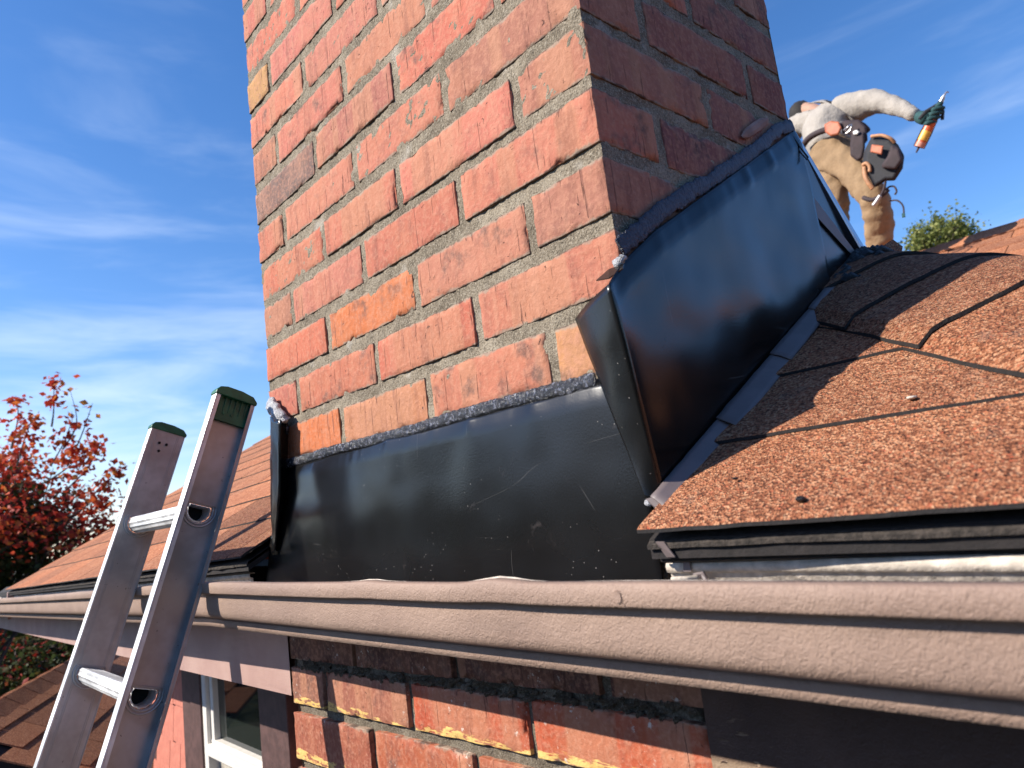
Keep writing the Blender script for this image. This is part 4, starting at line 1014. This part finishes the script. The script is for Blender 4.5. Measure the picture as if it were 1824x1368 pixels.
band('hammer_handle', [(1578, 318, 3.47), (1574, 338, 3.47), (1564, 356, 3.47)], .007, m_brn)
band('hammer_head', [(1568, 348, 3.46), (1560, 360, 3.46), (1555, 366, 3.46)], .010, m_alu)
band('loose_strap', [(1580, 342, 3.52), (1582, 334, 3.5), (1592, 332, 3.5), (1597, 340, 3.5), (1594, 347, 3.5)], .005, m_brn)
band('loose_strap', [(1585, 358, 3.52), (1598, 357, 3.5), (1608, 366, 3.5), (1610, 380, 3.5), (1608, 386, 3.5)], .0045, m_brn)
slabpx('strap_tip', [(1606, 380), (1612, 379), (1613, 387), (1607, 388)], 3.5, .006, m_teal)

# ------------------------------------------------------------------ trees
def leaf_mat(name, stops, rough=.6):
    M = Mt(name, rough, spec=.3); g = M.node('ShaderNodeNewGeometry'); a = M.node('ShaderNodeAttribute', attribute_name='kind')
    # per-leaf kind (0 = green, 1 = turned) picked when built
    x = M.math('ADD', M.math('MULTIPLY', g.outputs['Random Per Island'], .36), M.math('MULTIPLY', a.outputs['Fac'], .64))
    M.set('Base Color', M.ramp(x, stops)); M.set('Transmission Weight', 0)
    tr = M.node('ShaderNodeBsdfTranslucent'); M.t.links.new(M.b.inputs['Base Color'].links[0].from_socket, tr.inputs[0]); ms = M.node('ShaderNodeMixShader'); ms.inputs[0].default_value = .35
    out = [n for n in M.t.nodes if n.type == 'OUTPUT_MATERIAL'][0]; M.t.links.new(M.b.outputs[0], ms.inputs[1]); M.t.links.new(tr.outputs[0], ms.inputs[2]); M.t.links.new(ms.outputs[0], out.inputs[0])
    return M.m
def leaves(name, pts, size, kinds, mat, parent, loc):
    n = len(pts); P0 = np.array(pts); s = size*rng.uniform(.6, 1.3, n)
    a = rng.normal(size=(n, 3)); a[:, 2] = a[:, 2]*.5-.35; a /= np.linalg.norm(a, axis=1, keepdims=True)
    b = rng.normal(size=(n, 3)); b -= (b*a).sum(1, keepdims=True)*a; b /= np.linalg.norm(b, axis=1, keepdims=True); c = np.cross(a, b)
    S = s[:, None]; v = np.stack([P0, P0+a*S*.45+b*S*.36+c*S*.08, P0+a*S, P0+a*S*.45-b*S*.36+c*S*.08], axis=1).reshape(-1, 3)
    me = bpy.data.meshes.new(name); me.vertices.add(4*n); me.vertices.foreach_set('co', (v-np.array(loc)).ravel())
    me.loops.add(6*n); q = np.arange(n)*4; tri = np.stack([q, q+1, q+2, q, q+2, q+3], axis=1).ravel(); me.loops.foreach_set('vertex_index', tri)
    me.polygons.add(2*n); me.polygons.foreach_set('loop_start', np.arange(2*n)*3); me.polygons.foreach_set('loop_total', np.full(2*n, 3)); me.update(calc_edges=True); me.validate()
    at = me.attributes.new('kind', 'FLOAT', 'POINT'); at.data.foreach_set('value', np.repeat(np.array(kinds, float), 4)); me.materials.append(mat)
    return link(name, me, parent, loc)
def tree(name, base, H, crown_c, R_, nb, nleaf, size, mat, barkm, label, kindf, spread=.13, sprigs=None, seed=1):
    rs = np.random.default_rng(seed); root = empty(name, tuple(base), label, 'tree')
    mb = MB(); pts = []; c = np.array(crown_c); base = np.array(base)
    fork = base+(c-base)*.55
    mb.tube(bez([base, (base+fork)/2+rs.normal(size=3)*.06, fork, c+np.array([0, 0, R_[2]*.5])], 5), list(np.linspace(.13, .03, 16))[:16], 9)
    tw = MB()
    for i in range(nb):
        d = rs.normal(size=3); d[2] = abs(d[2])*.9-.25*rs.random(); d /= np.linalg.norm(d); rr = rs.uniform(.45, 1.05)
        end = c+d*np.array(R_)*rr; st0 = fork+(c-fork)*rs.uniform(.1, 1.1)
        mid = (st0+end)/2+rs.normal(size=3)*.12; cur = bez([st0, mid, end], 5)
        tw.tube(cur, list(np.linspace(.022, .004, len(cur))), 4, False)
        for k in range(3):
            p0 = cur[rs.integers(4, len(cur)-1)]; e2 = p0+rs.normal(size=3)*.22+np.array([0, 0, .08]); tw.tube([p0, (p0+e2)/2+rs.normal(size=3)*.02, e2], [.006, .004, .002], 3, False)
            m_ = int(nleaf/nb/5); t = rs.random(m_)[:, None]; pts.append(p0+(e2-p0)*t*1.1+rs.normal(size=(m_, 3))*spread*.5)
        m_ = int(nleaf/nb*2/5); pts.append(end+rs.normal(size=(m_, 3))*spread)
    if sprigs:
        for sp_ in sprigs:
            e = np.array(sp_[0]); s_ = np.array(sp_[1]); tw.tube(bez([s_, (s_+e)/2+rs.normal(size=3)*.05, e], 5), list(np.linspace(.012, .002, 11)), 4, False)
            m_ = sp_[2]; t = .45+.55*rs.random(m_)[:, None]; pts.append(s_+(e-s_)*t+rs.normal(size=(m_, 3))*sp_[3])
    pts = np.vstack(pts); loc = tuple(c)
    mb.obj('trunk', barkm, root); tw.obj('branches', barkm, root)
    leaves('crown', pts, size, kindf(pts), mat, root, loc); return root
m_bark = plain('bark', (.07, .055, .045), .9, n=.8, nsc=40)
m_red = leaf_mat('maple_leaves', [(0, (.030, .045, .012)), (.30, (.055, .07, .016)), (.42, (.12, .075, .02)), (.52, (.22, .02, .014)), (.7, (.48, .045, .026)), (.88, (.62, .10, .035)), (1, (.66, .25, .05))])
m_grn = leaf_mat('green_leaves', [(0, (.06, .10, .02)), (.4, (.15, .18, .045)), (.75, (.28, .29, .08)), (1, (.38, .36, .12))])
def atd(px, py, t): return CAM+t*ray(px, py)
tc_ = atd(-40, 985, 8.0)
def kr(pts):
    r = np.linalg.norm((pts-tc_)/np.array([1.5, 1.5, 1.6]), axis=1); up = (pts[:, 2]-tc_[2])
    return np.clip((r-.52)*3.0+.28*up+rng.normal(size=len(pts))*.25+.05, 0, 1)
SPG = [(atd(96, 672, 7.7), atd(92, 760, 7.9), 70, .045), (atd(125, 695, 7.7), atd(112, 800, 7.9), 14, .03), (atd(165, 718, 7.8), atd(120, 830, 7.9), 16, .04), (atd(218, 825, 7.6), atd(120, 930, 7.8), 110, .05), (atd(180, 785, 7.6), atd(110, 880, 7.8), 110, .05),
       (atd(28, 705, 7.8), atd(20, 800, 7.9), 40, .05), (atd(150, 790, 7.7), atd(80, 860, 7.8), 120, .07), (atd(200, 880, 7.7), atd(110, 950, 7.8), 120, .06), (atd(60, 740, 7.8), atd(30, 830, 7.9), 120, .08), (atd(130, 745, 7.8), atd(90, 830, 7.9), 60, .05)]
gb = lambda p: (p[0], p[1], GZ)
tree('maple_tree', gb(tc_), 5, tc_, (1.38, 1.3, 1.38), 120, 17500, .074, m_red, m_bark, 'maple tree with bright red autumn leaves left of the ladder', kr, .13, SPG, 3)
t2 = atd(40, 1190, 10.5)
tree('bushy_tree', gb(t2), 4, t2, (2.6, 2.6, 1.35), 110, 14000, .085, m_red, m_bark, 'dark green and russet bushy tree seen low under the eave', lambda p: rng.random(len(p))**2*.55, .25, None, 5)
t3 = atd(1668, 440, 15.0)
tree('green_tree', gb(t3), 6, t3, (.72, .72, .48), 60, 7000, .07, m_grn, m_bark, 'small yellow-green treetop above the ridge right of the roofer', lambda p: np.clip(.55+rng.normal(size=len(p))*.3, 0, 1), .13, [(atd(1672, 388, 15), atd(1668, 440, 15), 260, .06), (atd(1700, 400, 15), atd(1690, 440, 15), 200, .07), (atd(1632, 408, 15), atd(1640, 440, 15), 200, .07), (atd(1722, 408, 15), atd(1700, 440, 15), 120, .06)], 8)
